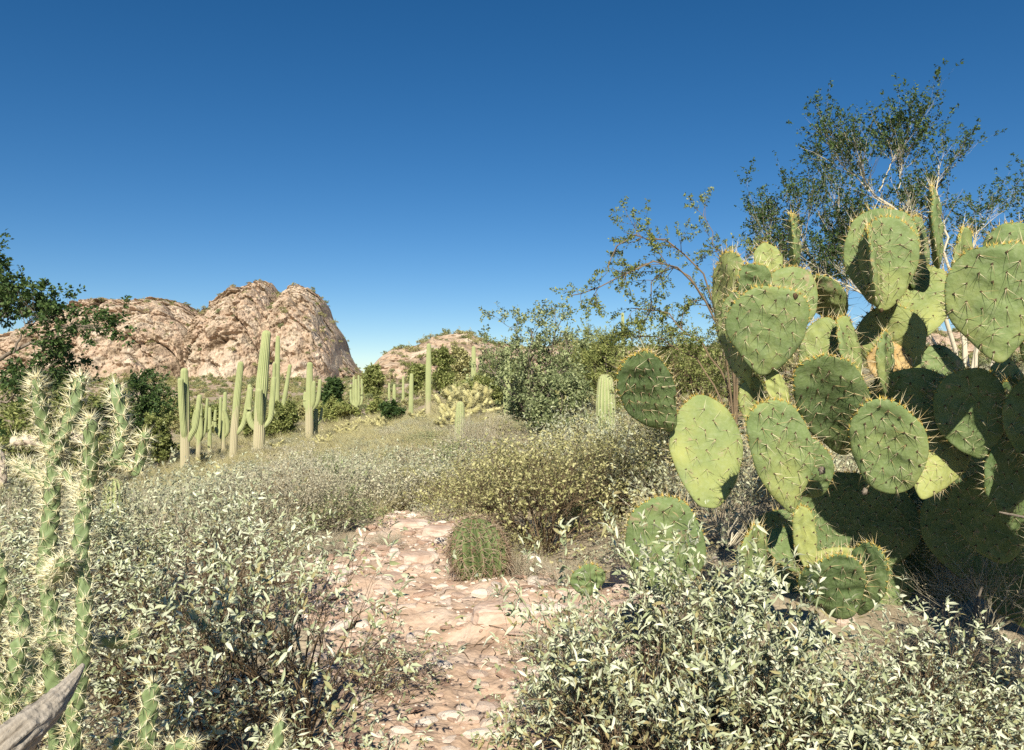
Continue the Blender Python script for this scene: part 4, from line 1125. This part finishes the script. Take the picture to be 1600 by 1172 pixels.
mids = [
 (850, 5.95, OL[0], .95, 1.0, 'olive_shrub', 'big rounded olive shrub with dark twiggy underside right behind the barrel cactus'),
 (795, 5.7, OL[1], .36, .75, 'olive_shrub', 'small olive shrub crowding the right side of the barrel cactus'),
 (960, 7.0, OL[1], .85, 1.05, 'olive_shrub', 'olive shrub between the big rounded one and the bright yellow pad'),
 (760, 8.2, OL[1], .85, .85, 'olive_shrub', 'yellow-olive shrub above the path, left of the big rounded one'),
 (1080, 8.0, OL[0], 1.0, 1.0, 'olive_shrub', 'olive shrub partly hidden behind the leftmost prickly pear pads'),
 (640, 9.6, OL[0], .62, .8, 'olive_shrub', 'small yellow-green shrub at the top end of the path'),
 (490, 7.4, SI[0], .95, 1.0, 'silvery_shrub', 'silvery dry twiggy shrub at the upper left of the path'),
 (400, 8.2, SI[1], .95, .9, 'silvery_shrub', 'silvery shrub left of the twiggy one by the path'),
 (560, 8.8, SI[1], .7, .9, 'silvery_shrub', 'small silvery shrub between the path top and the twiggy shrub'),
 (522, 5.9, DR[0], .50, .72, 'dry_shrub', 'small grey leafless shrub standing on the pink soil'),
 (400, 5.4, DR[1], .45, .6, 'dry_shrub', 'low dry grey tuft of twigs at the left of the bare soil'),
 (880, 4.95, DR[0], .55, .62, 'dry_shrub', 'tangle of dry grey twigs at the foot of the big olive shrub'),
 (812, 5.3, DR[1], .5, .8, 'dry_shrub', 'dry twigs leaning over the barrel cactus'),
 (735, 17.0, DR[1], 1.7, 1.1, 'dry_shrub', 'brownish bare shrub around the young grey-topped saguaro'),
 (800, 15.5, DR[0], 1.3, 1.0, 'dry_shrub', 'dry brown shrub below the mid-slope tree'),
 (890, 3.0, DR[1], .36, .36, 'dry_shrub', 'dark dry twigs at the left foot of the dense brittlebush'),
 (960, 3.7, DR[0], .5, .6, 'dry_shrub', 'dry grey twigs left of the low round prickly pear pad'),
 (1085, 3.9, DR[1], .55, .7, 'dry_shrub', 'dry twigs in the shade behind the low left prickly pear pad'),
 (1010, 4.4, BU[0], .7, .8, 'bursage_shrub', 'small bursage between the big olive shrub and the low left pad'),
 (600, 6.4, DR[1], .42, .5, 'dry_shrub', 'dry twigs at the left edge of the upper path'),
 (690, 7.6, BU[2], .6, .7, 'bursage_shrub', 'small bursage at the head of the path above the barrel cactus'),
 (640, 2.5, DR[0], .45, .35, 'dry_shrub', 'dry fallen twigs on the lower left of the path'),
 (1540, 3.5, DR[1], .75, .85, 'dry_shrub', 'dead tangled shrub in shade below the bluish pad'),
 (1480, 3.1, DR[0], .6, .6, 'dry_shrub', 'dead twiggy shrub in the dark under the prickly pear'),
 (1600, 2.9, DR[0], .6, .6, 'dry_shrub', 'dead twigs at the right edge under the bluish pad'),
 (260, 5.2, BU[0], 1.15, 1.15, 'bursage_shrub', 'fine-leaved bursage left, above the second-row brittlebush'),
 (120, 5.6, BU[1], 1.2, 1.1, 'bursage_shrub', 'fine-leaved bursage between the two tall chollas and the slope'),
 (20, 5.4, BU[2], 1.2, 1.1, 'bursage_shrub', 'fine-leaved bursage at the left edge behind the cholla'),
 (345, 6.4, BU[2], 1.1, 1.1, 'bursage_shrub', 'bursage mound left of the silvery twiggy shrub'),
 (220, 7.0, BU[1], 1.2, 1.1, 'bursage_shrub', 'bursage mound just right of the ribbed young saguaro'),
 (1000, 9.5, BU[0], 1.4, 1.3, 'bursage_shrub', 'bursage mound below the stocky young saguaro'),
 (900, 10.0, BU[1], 1.4, 1.3, 'bursage_shrub', 'bursage mound on the crest above the big olive shrub'),
 (1250, 5.2, BU[1], 1.2, 1.2, 'bursage_shrub', 'bursage behind the prickly pear stem'),
 (1130, 5.0, BU[2], 1.1, 1.1, 'bursage_shrub', 'bursage in the gap beneath the bright yellow pad'),
]
for n, (px, Y, pr, s, hs, nm, lab) in enumerate(mids):
    put_shrub(pr, nm, lab, 'shrub', gpt(px, Y), n * 2.1, (s, s, s * hs), nm.replace('_', ' ') + 's on the slope')

# ------------------------------------------------------------------ scrub carpet (uncountable)
def scatter(name, pts, scl, kinds, meshes, seed):
    """one object: alike low shrubs spread over the slope by geometry nodes"""
    me = bpy.data.meshes.new(name)
    me.vertices.add(len(pts)); me.vertices.foreach_set('co', np.asarray(pts, np.float32).ravel())
    r = np.random.default_rng(seed)
    a = me.attributes.new('scl', 'FLOAT_VECTOR', 'POINT'); a.data.foreach_set('vector', np.asarray(scl, np.float32).ravel())
    a = me.attributes.new('kind_id', 'INT', 'POINT'); a.data.foreach_set('value', np.asarray(kinds, np.int32))
    a = me.attributes.new('turn', 'FLOAT_VECTOR', 'POINT')
    rot = np.zeros((len(pts), 3), np.float32); rot[:, 2] = r.uniform(0, 6.28, len(pts)); rot[:, :2] = r.normal(0, .08, (len(pts), 2))
    a.data.foreach_set('vector', rot.ravel())
    me.update()
    o = bpy.data.objects.new(name, me); col.objects.link(o); o['kind'] = 'stuff'
    ng = bpy.data.node_groups.new(name, 'GeometryNodeTree')
    ng.interface.new_socket('Geometry', in_out='INPUT', socket_type='NodeSocketGeometry')
    ng.interface.new_socket('Geometry', in_out='OUTPUT', socket_type='NodeSocketGeometry')
    N = ng.nodes; Lk = ng.links
    gi = N.new('NodeGroupInput'); go = N.new('NodeGroupOutput')
    def attr(nm, ty):
        n = N.new('GeometryNodeInputNamedAttribute'); n.data_type = ty; n.inputs['Name'].default_value = nm; return n.outputs['Attribute']
    join = N.new('GeometryNodeJoinGeometry')
    for k, src in enumerate(meshes):
        sep = N.new('GeometryNodeSeparateGeometry'); sep.domain = 'POINT'
        cmp_ = N.new('FunctionNodeCompare'); cmp_.data_type = 'INT'; cmp_.operation = 'EQUAL'
        Lk.new(attr('kind_id', 'INT'), cmp_.inputs[2]); cmp_.inputs[3].default_value = k
        Lk.new(gi.outputs[0], sep.inputs[0]); Lk.new(cmp_.outputs[0], sep.inputs['Selection'])
        for so in src:
            oi = N.new('GeometryNodeObjectInfo'); oi.inputs['Object'].default_value = so; oi.inputs['As Instance'].default_value = True
            ip = N.new('GeometryNodeInstanceOnPoints')
            Lk.new(sep.outputs[0], ip.inputs['Points']); Lk.new(oi.outputs['Geometry'], ip.inputs['Instance'])
            e2r = N.new('FunctionNodeEulerToRotation'); Lk.new(attr('turn', 'FLOAT_VECTOR'), e2r.inputs[0])
            Lk.new(e2r.outputs[0], ip.inputs['Rotation']); Lk.new(attr('scl', 'FLOAT_VECTOR'), ip.inputs['Scale'])
            Lk.new(ip.outputs[0], join.inputs[0])
    Lk.new(join.outputs[0], go.inputs[0])
    md = o.modifiers.new('scatter', 'NODES'); md.node_group = ng
    return o

def src(proto, nm):
    """plant meshes read by the scatter modifiers"""
    return [bpy.data.objects.new(nm, me) for me in proto]

CB = [shrub_proto('carpet%d' % k, ['bursage', 'grey_leaf', 'silver', 'olive', 'dryleaf'][k], 'twig_pale', seed=120 + k, Rr=.5, H=.40, n1=24, n2=5, n3=3, nl=[5, 5, 4, 5, 2][k], ll=.034, lw=.018, up=.3, twig=.005, leaf_t0=.3, dry=.2) for k in range(5)]
r = np.random.default_rng(31)
n = 7200
cy = 6.5 * (75 / 6.5) ** (r.random(n) ** .62)
cpx = r.uniform(-120, 1720, n)
cx = (cpx - 800) / F * cy
keep = (path_mask(cx, cy) < .25)
bare = fbm(np.stack([cx * .22, cy * .22, 0 * cx], -1), 2)
keep &= r.random(n) < np.clip(.86 + bare * .9, .1, 1)
keep &= ~((np.abs(cx + .24) < .5) & (cy < 6.6))
keep &= ~((cy < 8.5) & (cpx > 560) & (cpx < 860))
cx, cy = cx[keep], cy[keep]
cz = ground_z(cx, cy) - .02
s0 = (.4 + 1.05 * r.random(len(cx)) ** 1.6) * np.interp(cy, [6, 20, 75], [.85, 1.05, 1.1])
hs = r.uniform(.55, 1.2, len(cx)) * np.interp(cy, [6, 18, 30, 75], [1, .85, .55, .5])
pn = fbm(np.stack([cx * .12 + 9, cy * .12, 0 * cx], -1), 2) + r.normal(0, .25, len(cx))
kinds = np.where(pn < -.25, 2, np.where(pn < .05, 0, np.where(pn < .25, 1, np.where(pn < .42, 4, 3))))
scatter('low_scrub', np.stack([cx, cy, cz], -1), np.stack([s0, s0, s0 * hs], -1), kinds, [src(p, 'scrub_source') for p in CB], 3)

# grass tufts
def grass_mesh(seed):
    r = np.random.default_rng(seed); mb = MB(); n = 60
    b = r.normal(0, .05, (n, 3)); b[:, 2] = 0
    d = norm(np.stack([r.normal(0, .45, n), r.normal(0, .45, n), np.ones(n)], -1)); L = r.uniform(.12, .38, n)
    s = np.linspace(0, 1, 4)
    P = b[:, None] + d[:, None] * (L[:, None] * s)[..., None]
    P[:, :, :2] += (d[:, None, :2] * (L[:, None] * s * s)[..., None]) * .6
    tubes(mb, P, np.broadcast_to(.0032 * (1 - .8 * s), (n, 4)), 3, r.random(n))
    return mb.mesh('grass_tuft', M['grass'])
G = [[bpy.data.objects.new('grass_source', grass_mesh(k))] for k in range(2)]
n = 5000
ty = 8 * (60 / 8) ** (r.random(n) ** .7); tpx = r.uniform(100, 1100, n); tx = (tpx - 800) / F * ty
k_ = path_mask(tx, ty) < .3
tx, ty = tx[k_], ty[k_]; tz = ground_z(tx, ty)
s1 = r.uniform(.6, 1.5, len(tx)) * np.interp(ty, [8, 60], [.9, 1.6])
scatter('dry_grass', np.stack([tx, ty, tz], -1), np.stack([s1, s1, s1], -1), r.integers(0, 2, len(tx)), G, 4)

# far brush on the hills
def tuft_mesh(seed, leafmat):
    st, lv = shrub_parts(seed, .9, .8, n1=14, n2=4, n3=3, nl=5, ll=.14, lw=.09, twig=.02, leaf_t0=.2)
    return (st.mesh('brush_stems', M['twig']), lv.mesh('brush_leaves', M[leafmat]))
HB = [src(tuft_mesh(140, 'green_leaf'), 'brush_source'), src(tuft_mesh(141, 'olive'), 'brush_source'), src(tuft_mesh(142, 'grey_leaf'), 'brush_source')]
hp = []
for P, rock, S, n, pr in ((P1, rock1, S1, 3600, .06), (P2, rock2, S2, 2600, .22)):
    fl = P.reshape(-1, 3); rk = rock.reshape(-1); ss = S.reshape(-1)
    top = (ss > .93)
    nx_ = P.shape[1]
    dz = np.abs(np.gradient(P[..., 2], axis=1)) / (np.abs(np.gradient(P[..., 1], axis=1)) + .05)
    w = np.where(rk > .4, np.where(dz.reshape(-1) < .9, pr * 3.2, pr * .5), 1.0) * (ss < 1.15) * (fl[:, 1] > 60)
    w = np.where(top & (rk > .2), pr * 3, w)
    w = np.clip(w, 0, None)
    pick = r.choice(len(fl), n, p=w / w.sum())
    hp.append(fl[pick] + r.normal(0, .4, (n, 3)) * np.array([1, 1, 0]) - np.array([0, 0, .1]))
# open flats between the slope and the hills
n = 2000
fy = r.uniform(65, 140, n); fpx = r.uniform(-150, 1750, n); fx = (fpx - 800) / F * fy
hp.append(np.stack([fx, fy, ground_z(fx, fy) - .05], -1))
hp = np.concatenate(hp)
hs_ = r.uniform(.5, 1.25, len(hp)) * r.choice([.5, .7, 1.0], len(hp))
scatter('hillside_brush', hp, np.stack([hs_, hs_, hs_ * r.uniform(.6, 1.1, len(hp))], -1), r.choice(3, len(hp), p=[.18, .57, .25]), HB, 5)

# ------------------------------------------------------------------ trees and big shrubs
def tree_parts(seed, limbs, n2, n3, n4, nl, l2, l3, l4, ll, lw, up=.15, spread=.8, t2=(.25, 1), leaf_t0=.1, k=5, clump=0, wob=.14):
    """limbs: list of (control points, radii); returns trunk and crown builders"""
    r = np.random.default_rng(seed)
    tr = MB(); lv = MB()
    NN = 12
    P = []; R = []
    for pts, rad in limbs:
        q, rr = poly(pts, rad, NN); P.append(q); R.append(rr)
    P = np.array(P); R = np.array(R)
    P[:, 2:] += r.normal(0, .012, P[:, 2:].shape) * np.linalg.norm(P[:, -1:] - P[:, :1], axis=-1, keepdims=True)
    tubes(tr, P, R, k + 2, .7)
    A, RA = branch(P, R, n2, t2[0], t2[1], l2, spread, up, 6, wob, .6, r)
    tubes(tr, A, RA, k, .6)
    B, RB = branch(A, RA, n3, .2, 1, l3, spread, up, 5, wob, .6, r)
    tubes(tr, B, RB, 3, .5)
    tw = B
    if n4:
        C, RC = branch(B, RB, n4, .15, 1, l4, spread, up, 4, wob, .6, r)
        tubes(tr, C, RC, 3, .4); tw = C
    p, d = on_twigs(tw, nl, leaf_t0, r)
    if clump:
        p = np.repeat(p, clump, 0) + r.normal(0, ll * .3, (len(p) * clump, 3)); d = norm(np.repeat(d, clump, 0) + r.normal(0, .5, (len(p), 3)))
    leaves(lv, p, d, ll * r.uniform(.6, 1.25, len(p)), lw * r.uniform(.7, 1.2, len(p)), .15, False, None, 0, r)
    return tr, lv

def put_tree(name, label, cat, base, parts, barkm, leafm, group=None):
    root = thing(name, label, cat, base, group)
    for m_ in parts: m_.v = [v - base for v in m_.v]
    parts[0].build('trunk', M[barkm], root); parts[1].build('crown', M[leafm], root)
    return root

# creosote behind the prickly pear
Yc = 5.2
def L_(pts, dy, r0, r1, Y=Yc, sq=1.0):
    pts = [(p[0], p[1] if p[1] > 450 else 450 - (450 - p[1]) * sq) for p in pts]
    r0, r1 = r0 * (.75 if sq < 1 else 1), r1 * (.75 if sq < 1 else 1)
    Q = [at(p[0], p[1], Y + dy * i / (len(pts) - 1)) for i, p in enumerate(pts)]
    return (np.array(Q), np.linspace(r0, r1, len(pts)))
cb = gpt(1510, Yc)
limbs = [
 L_([(1508, 690), (1498, 560), (1470, 470), (1430, 350), (1408, 285), (1375, 245), (1352, 205)], -.1, .022, .006, sq=.74),
 L_([(1512, 690), (1500, 520), (1485, 400), (1470, 320), (1462, 250), (1460, 195)], .3, .018, .004, sq=.74),
 L_([(1520, 690), (1530, 540), (1550, 430), (1590, 360), (1630, 310), (1670, 285)], .0, .018, .004, sq=.74),
 L_([(1504, 690), (1480, 580), (1430, 480), (1380, 410), (1340, 350), (1305, 310)], .4, .018, .004, sq=.74),
 L_([(1502, 690), (1470, 600), (1420, 520), (1360, 470), (1310, 430), (1270, 400)], .2, .018, .004, sq=.74),
 L_([(1524, 690), (1550, 580), (1590, 500), (1640, 440), (1690, 400)], .3, .016, .004, sq=.74),
 L_([(1516, 690), (1520, 540), (1525, 440), (1530, 360), (1545, 300)], .5, .016, .004, sq=.74),
 L_([(1514, 690), (1510, 560), (1495, 460), (1460, 380), (1430, 330)], .6, .016, .004, sq=.74),
 L_([(1360, 245), (1340, 215), (1320, 195)], 0, .007, .003, sq=.74),
 L_([(1375, 245), (1390, 200), (1402, 165)], 0, .007, .003, sq=.74),
 L_([(1408, 285), (1405, 240), (1410, 190)], 0, .007, .003, sq=.74),
]
parts = tree_parts(11, limbs, 10, 5, 3, 7, .25, .18, .10, .021, .011, up=.3, spread=.7, t2=(.55, 1), clump=2)
put_tree('creosote_bush', 'tall airy dark green creosote bush against the sky behind the prickly pear', 'shrub', cb, parts, 'twig_pale', 'dark_leaf')
cb2 = gpt(1300, 6.0)
limbs = [L_([(1300, 690), (1295, 560), (1285, 460), (1262, 380), (1250, 325)], .2, .018, .004, 6.0, .8),
         L_([(1302, 690), (1310, 560), (1318, 440), (1320, 360), (1305, 300)], .2, .018, .004, 6.0, .8),
         L_([(1298, 690), (1270, 580), (1240, 480), (1210, 400), (1192, 350)], 0, .016, .004, 6.0, .8),
         L_([(1304, 690), (1330, 580), (1360, 480), (1380, 400), (1390, 340)], .3, .016, .004, 6.0, .8)]
parts = tree_parts(12, limbs, 16, 6, 4, 7, .34, .22, .12, .022, .012, up=.35, spread=.65, t2=(.4, 1), clump=2)
put_tree('creosote_bush', 'darker bushy creosote left of the tall airy one, behind the upper pads', 'shrub', cb2, parts, 'twig_pale', 'dark_leaf')
# stems seen between the pads
# acacia with thorny arching branches
Ya = 4.7; ab = gpt(1150, Ya)
limbs = [
 L_([(1150, 700), (1140, 560), (1100, 440), (1055, 385), (1005, 366), (960, 392), (945, 425)], -.2, .0065, .0025, Ya),
 L_([(1150, 700), (1130, 540), (1090, 450), (1040, 410), (985, 420), (930, 455), (885, 460)], -.3, .0065, .0025, Ya),
 L_([(1150, 700), (1145, 560), (1110, 480), (1060, 420), (1025, 440), (1010, 500)], .1, .0065, .0025, Ya),
 L_([(1150, 700), (1130, 590), (1090, 530), (1040, 490), (990, 480)], .1, .0065, .0025, Ya),
 L_([(1150, 700), (1120, 610), (1080, 560), (1030, 530), (985, 530)], .3, .0065, .0025, Ya),
 L_([(1150, 700), (1150, 560), (1135, 440), (1118, 380), (1100, 325)], .2, .0065, .0015, Ya),
 L_([(1150, 700), (1150, 580), (1155, 480), (1175, 400), (1200, 370)], .4, .0065, .002, Ya),
]
parts = tree_parts(13, limbs, 11, 5, 0, 14, .16, .10, 0, .017, .009, up=-.12, spread=.9, t2=(.35, 1), clump=2)
put_tree('acacia_bush', 'thorny acacia with thin arching branches and sparse yellow-green leaves against the sky', 'shrub', ab, parts, 'twig', 'acacia')
ab2 = gpt(1090, 6.2)
limbs = [L_([(1090, 690), (1060 + 40 * k, 640 - 10 * (k % 2)), (1010 + 55 * k, 590 - 14 * (k % 3))], .4 * (k % 3), .014, .004, 6.2) for k in range(5)]
parts = tree_parts(14, limbs, 14, 6, 4, 6, .38, .22, .12, .022, .012, up=.2, spread=.9, t2=(.3, 1), clump=2)
put_tree('dark_shrub', 'dense dark green shrub under the arching acacia branches', 'shrub', ab2, parts, 'twig', 'green_leaf')

# leafy tree at the left edge
Yl = 7.5; lb = gpt(-160, Yl)
limbs = [
 L_([(-160, 860), (-140, 700), (-100, 590), (-40, 570), (20, 552), (60, 535), (100, 515), (128, 498)], -.4, .034, .004, Yl),
 L_([(-160, 860), (-140, 690), (-120, 590), (-90, 520), (-60, 460), (-5, 420)], .3, .05, .005, Yl),
 L_([(-160, 860), (-120, 700), (-60, 620), (0, 600), (40, 585), (80, 585)], .4, .03, .004, Yl),
 L_([(-160, 860), (-120, 720), (-60, 670), (-20, 640), (20, 620)], -.2, .04, .006, Yl),
 L_([(20, 552), (35, 520), (48, 498)], .1, .012, .004, Yl - .3),
 L_([(-40, 570), (-15, 530), (-2, 490)], .1, .012, .004, Yl - .2),
]
parts = tree_parts(15, limbs, 9, 5, 3, 5, .28, .2, .11, .040, .024, up=.1, spread=.8, t2=(.45, 1), clump=3)
put_tree('ironwood_tree', 'dark green leafy tree reaching in from the left edge', 'tree', lb, parts, 'bark', 'dark_leaf')

# round crowned trees on the slope
def crown_tree(name, label, px, Y, wpx, toppx, leafm, seed, dens=1.0, ll=.10, lw=.05, group=None, barkm='bark', low=.15, up=.2, cat='tree'):
    g = gpt(px, Y)
    r = np.random.default_rng(seed)
    Wm = wpx / F * Y; H = at(px, toppx, Y)[2] - g[2]
    n = 8; limbs = []
    for k in range(n):
        a = k / n * 2 * np.pi + r.uniform(-.3, .3)
        hh = H * (r.uniform(.45, .9) if k % 3 else r.uniform(.95, 1.08)); rad = Wm * .40 * (1.0 if hh < .8 * H else .55) * r.uniform(.7, 1.1)
        e = g + np.array([math.cos(a) * rad, math.sin(a) * rad, hh * .9])
        m = g + np.array([math.cos(a) * rad * .45, math.sin(a) * rad * .45, hh * .5])
        limbs.append((np.array([g - np.array([0, 0, .1]), g + np.array([0, 0, H * low]) * .8 + r.normal(0, .02, 3) * Wm, m, e]), np.array([.03, .024, .016, .006]) * H * .5))
    sc = (Wm + H) * .5
    n2 = max(4, int(10 * dens))
    parts = tree_parts(seed, limbs, n2, 6, 3, 5, sc * .20, sc * .11, sc * .06, ll, lw, up=up, spread=.9, t2=(.3, 1), clump=2)
    return put_tree(name, label, cat, g, parts, barkm, leafm, group)

TG = 'desert trees in the wash and on the slope'
crown_tree('palo_verde', 'open-crowned grey-green palo verde on the mid slope, its top against the sky', 835, 21, 175, 488, 'grey_leaf', 21, 1.1, .09, .045, TG)
crown_tree('mesquite_tree', 'dark green mesquite in the wash left of the leftmost saguaro', 226, 43, 140, 596, 'dark_leaf', 22, 1.0, .17, .09, TG)
crown_tree('mesquite_tree', 'dark bushy mesquite right behind the foreground cholla arms', 165, 42, 120, 640, 'dark_leaf', 23, 1.0, .14, .07, TG)
crown_tree('mesquite_tree', 'green mesquite at the far left below the leafy tree', 40, 24, 170, 640, 'green_leaf', 24, 1.0, .13, .07, TG)
crown_tree('mesquite_tree', 'light green low bush at the left edge near the ground', 20, 17, 150, 735, 'green_leaf', 25, .8, .09, .045, TG)
crown_tree('mesquite_tree', 'green tree between the cholla forks in the wash', 110, 40, 120, 615, 'green_leaf', 26, .9, .18, .09, TG)
crown_tree('mesquite_tree', 'fresh green mesquite close to the left side of the leftmost saguaro', 246, 41, 80, 655, 'green_leaf', 33, 1.0, .15, .08, TG)
crown_tree('mesquite_tree', 'low green mesquite in the wash behind the short ribbed young saguaro', 160, 34, 120, 690, 'green_leaf', 34, 1.0, .13, .07, TG)
crown_tree('palo_verde', 'bright green feathery palo verde left of the lone thin saguaro', 950, 28, 95, 520, 'verde', 27, 1.0, .16, .03, TG)
crown_tree('palo_verde', 'feathery palo verde right of the mid-slope tree, behind the young saguaro', 905, 32, 80, 550, 'verde', 28, 1.0, .17, .03, TG)
crown_tree('palo_verde', 'green bush in front of the ridge left of the mid-slope tree', 785, 38, 75, 572, 'green_leaf', 29, .9, .15, .06, TG)
crown_tree('palo_verde', 'grey-green bush at the foot of the mid-slope tree', 880, 17, 120, 600, 'grey_leaf', 30, .9, .08, .04, TG)
SG = 'green bushes dotted over the far slope'
for n, (px, Y, w, top, lm, lab) in enumerate([
 (440, 50, 75, 640, 'green_leaf', 'green bush behind the tallest saguaro'), (528, 62, 56, 632, 'verde', 'yellow-green bush left of the candelabra saguaro'),
 (520, 75, 46, 597, 'dark_leaf', 'small dark bush at the foot of the butte talus'), (594, 62, 46, 632, 'verde', 'olive-green bush right of the candelabra saguaro'),
 (610, 46, 36, 636, 'dark_leaf', 'dark low bush below the reddish slope'), (692, 78, 42, 545, 'green_leaf', 'green bush on the ridge between two thin saguaros'),
 (652, 88, 30, 575, 'green_leaf', 'green bush on the ridge left of the tall slender saguaro'), (752, 56, 60, 590, 'verde', 'bright green bush behind the pale chollas'),
 (395, 52, 40, 655, 'green_leaf', 'green bush showing between the leaning and tallest saguaros'), (330, 62, 60, 640, 'green_leaf', 'green bush behind the short many-armed saguaros'),
 (180, 60, 70, 612, 'green_leaf', 'green bush up the wash above the dark mesquite'), (720, 90, 50, 555, 'olive', 'olive bush high on the ridge slope'),
 (585, 95, 30, 580, 'green_leaf', 'bush in the gap between butte and ridge'), (1020, 40, 110, 560, 'green_leaf', 'green bush below the lone thin saguaro'),
 (1100, 30, 120, 560, 'green_leaf', 'green bush behind the acacia'), (480, 70, 40, 640, 'olive', 'olive bush behind the stout saguaro'),
 (270, 75, 55, 628, 'olive', 'olive bush above the leftmost saguaro base')]):
    crown_tree('palo_verde_bush', lab, px, Y, w, top, lm, 200 + n, .6, .0042 * Y, .0020 * Y, SG, low=.05, cat='bush')

# ------------------------------------------------------------------ teddy bear chollas
def teddy_proto(seed, nj):
    r = np.random.default_rng(seed)
    tk = MB(); jt = MB()
    s = np.linspace(0, 1, 6)
    P = np.stack([.05 * np.sin(s * 3), 0 * s, s * .42 - .05], -1); tubes(tk, P, .055 * (1 - .2 * s), 8, .5)
    for k in range(nj):
        a = r.uniform(0, 6.28); el = r.uniform(.0, 1.1); L = r.uniform(.12, .22)
        b = np.array([.05 * math.sin(2), 0, r.uniform(.22, .42)])
        d1 = np.array([math.cos(a) * math.cos(el), math.sin(a) * math.cos(el), math.sin(el)])
        p = b
        for q in range(3):
            d = norm(d1 + r.normal(0, .35, 3) + np.array([0, 0, .12 * q])); e = p + d * L
            u = np.linspace(0, 1, 5); C = p + (e - p) * u[:, None]
            tubes(jt, C, np.array([.03, .05, .052, .045, .012]), 7, r.uniform(.2, .8))
            n = 110
            t = r.random(n); c = p + (e - p) * t[:, None]; o = norm(r.normal(size=(n, 3))); o = norm(o - d * (o @ d)[:, None] * .6)
            spikes(jt, c + o * .04, o + d * .3, r.uniform(.03, .06, n), .006, r.uniform(.4, 1, n))
            p = e
    return tk.mesh('teddy_trunk', M['teddy_dark']), jt.mesh('teddy_joints', M['teddy'])
TB = [teddy_proto(1, 9), teddy_proto(2, 13), teddy_proto(3, 16)]
CG = 'pale yellow teddy bear chollas'
teddies = [
 (351, 27, 1, .95, 'small pale yellow cholla with dark trunk in front of the leaning saguaro'),
 (320, 39, 0, .9, 'tiny pale cholla at the base of the short many-armed saguaro'),
 (716, 34, 2, 1.9, 'broad pale yellow cholla clump above the young grey-topped saguaro'),
 (742, 36, 2, 1.8, 'pale cholla clump, right part of the broad mound'),
 (700, 31, 2, 1.25, 'rounded pale cholla just left of the young grey-topped saguaro'),
 (656, 42, 1, 1.1, 'pale cholla left of the tall slender saguaro'),
 (730, 44, 2, 2.0, 'pale cholla at the top of the broad mound'),
 (545, 48, 1, .95, 'pale cholla at the left end of the small row'), (552, 40, 0, .85, 'small pale cholla low in the row below the candelabra saguaro'),
 (563, 50, 1, .95, 'pale cholla under the candelabra saguaro'), (578, 49, 1, 1.0, 'pale cholla in the row right of the candelabra saguaro'),
 (588, 46, 1, 1.0, 'pale cholla near the right end of the small row'), (600, 41, 2, .95, 'largest pale cholla of the small row, with dark base'),
 (530, 44, 0, .85, 'lone small pale cholla near the stout saguaro'), (515, 36, 1, .8, 'pale cholla on the grassy slope right of the stout saguaro'),
 (437, 37, 1, .8, 'small cholla at the right foot of the tallest saguaro'), (498, 36, 0, .75, 'small dark-stemmed cholla below the stout saguaro'),
]
for n, (px, Y, k, s, lab) in enumerate(teddies):
    root = thing('teddy_bear_cholla', lab, 'cactus', gpt(px, Y), CG, n * 1.9, (s * 1.25, s * 1.25, s))
    link('trunk', TB[k][0], root); link('joints', TB[k][1], root)
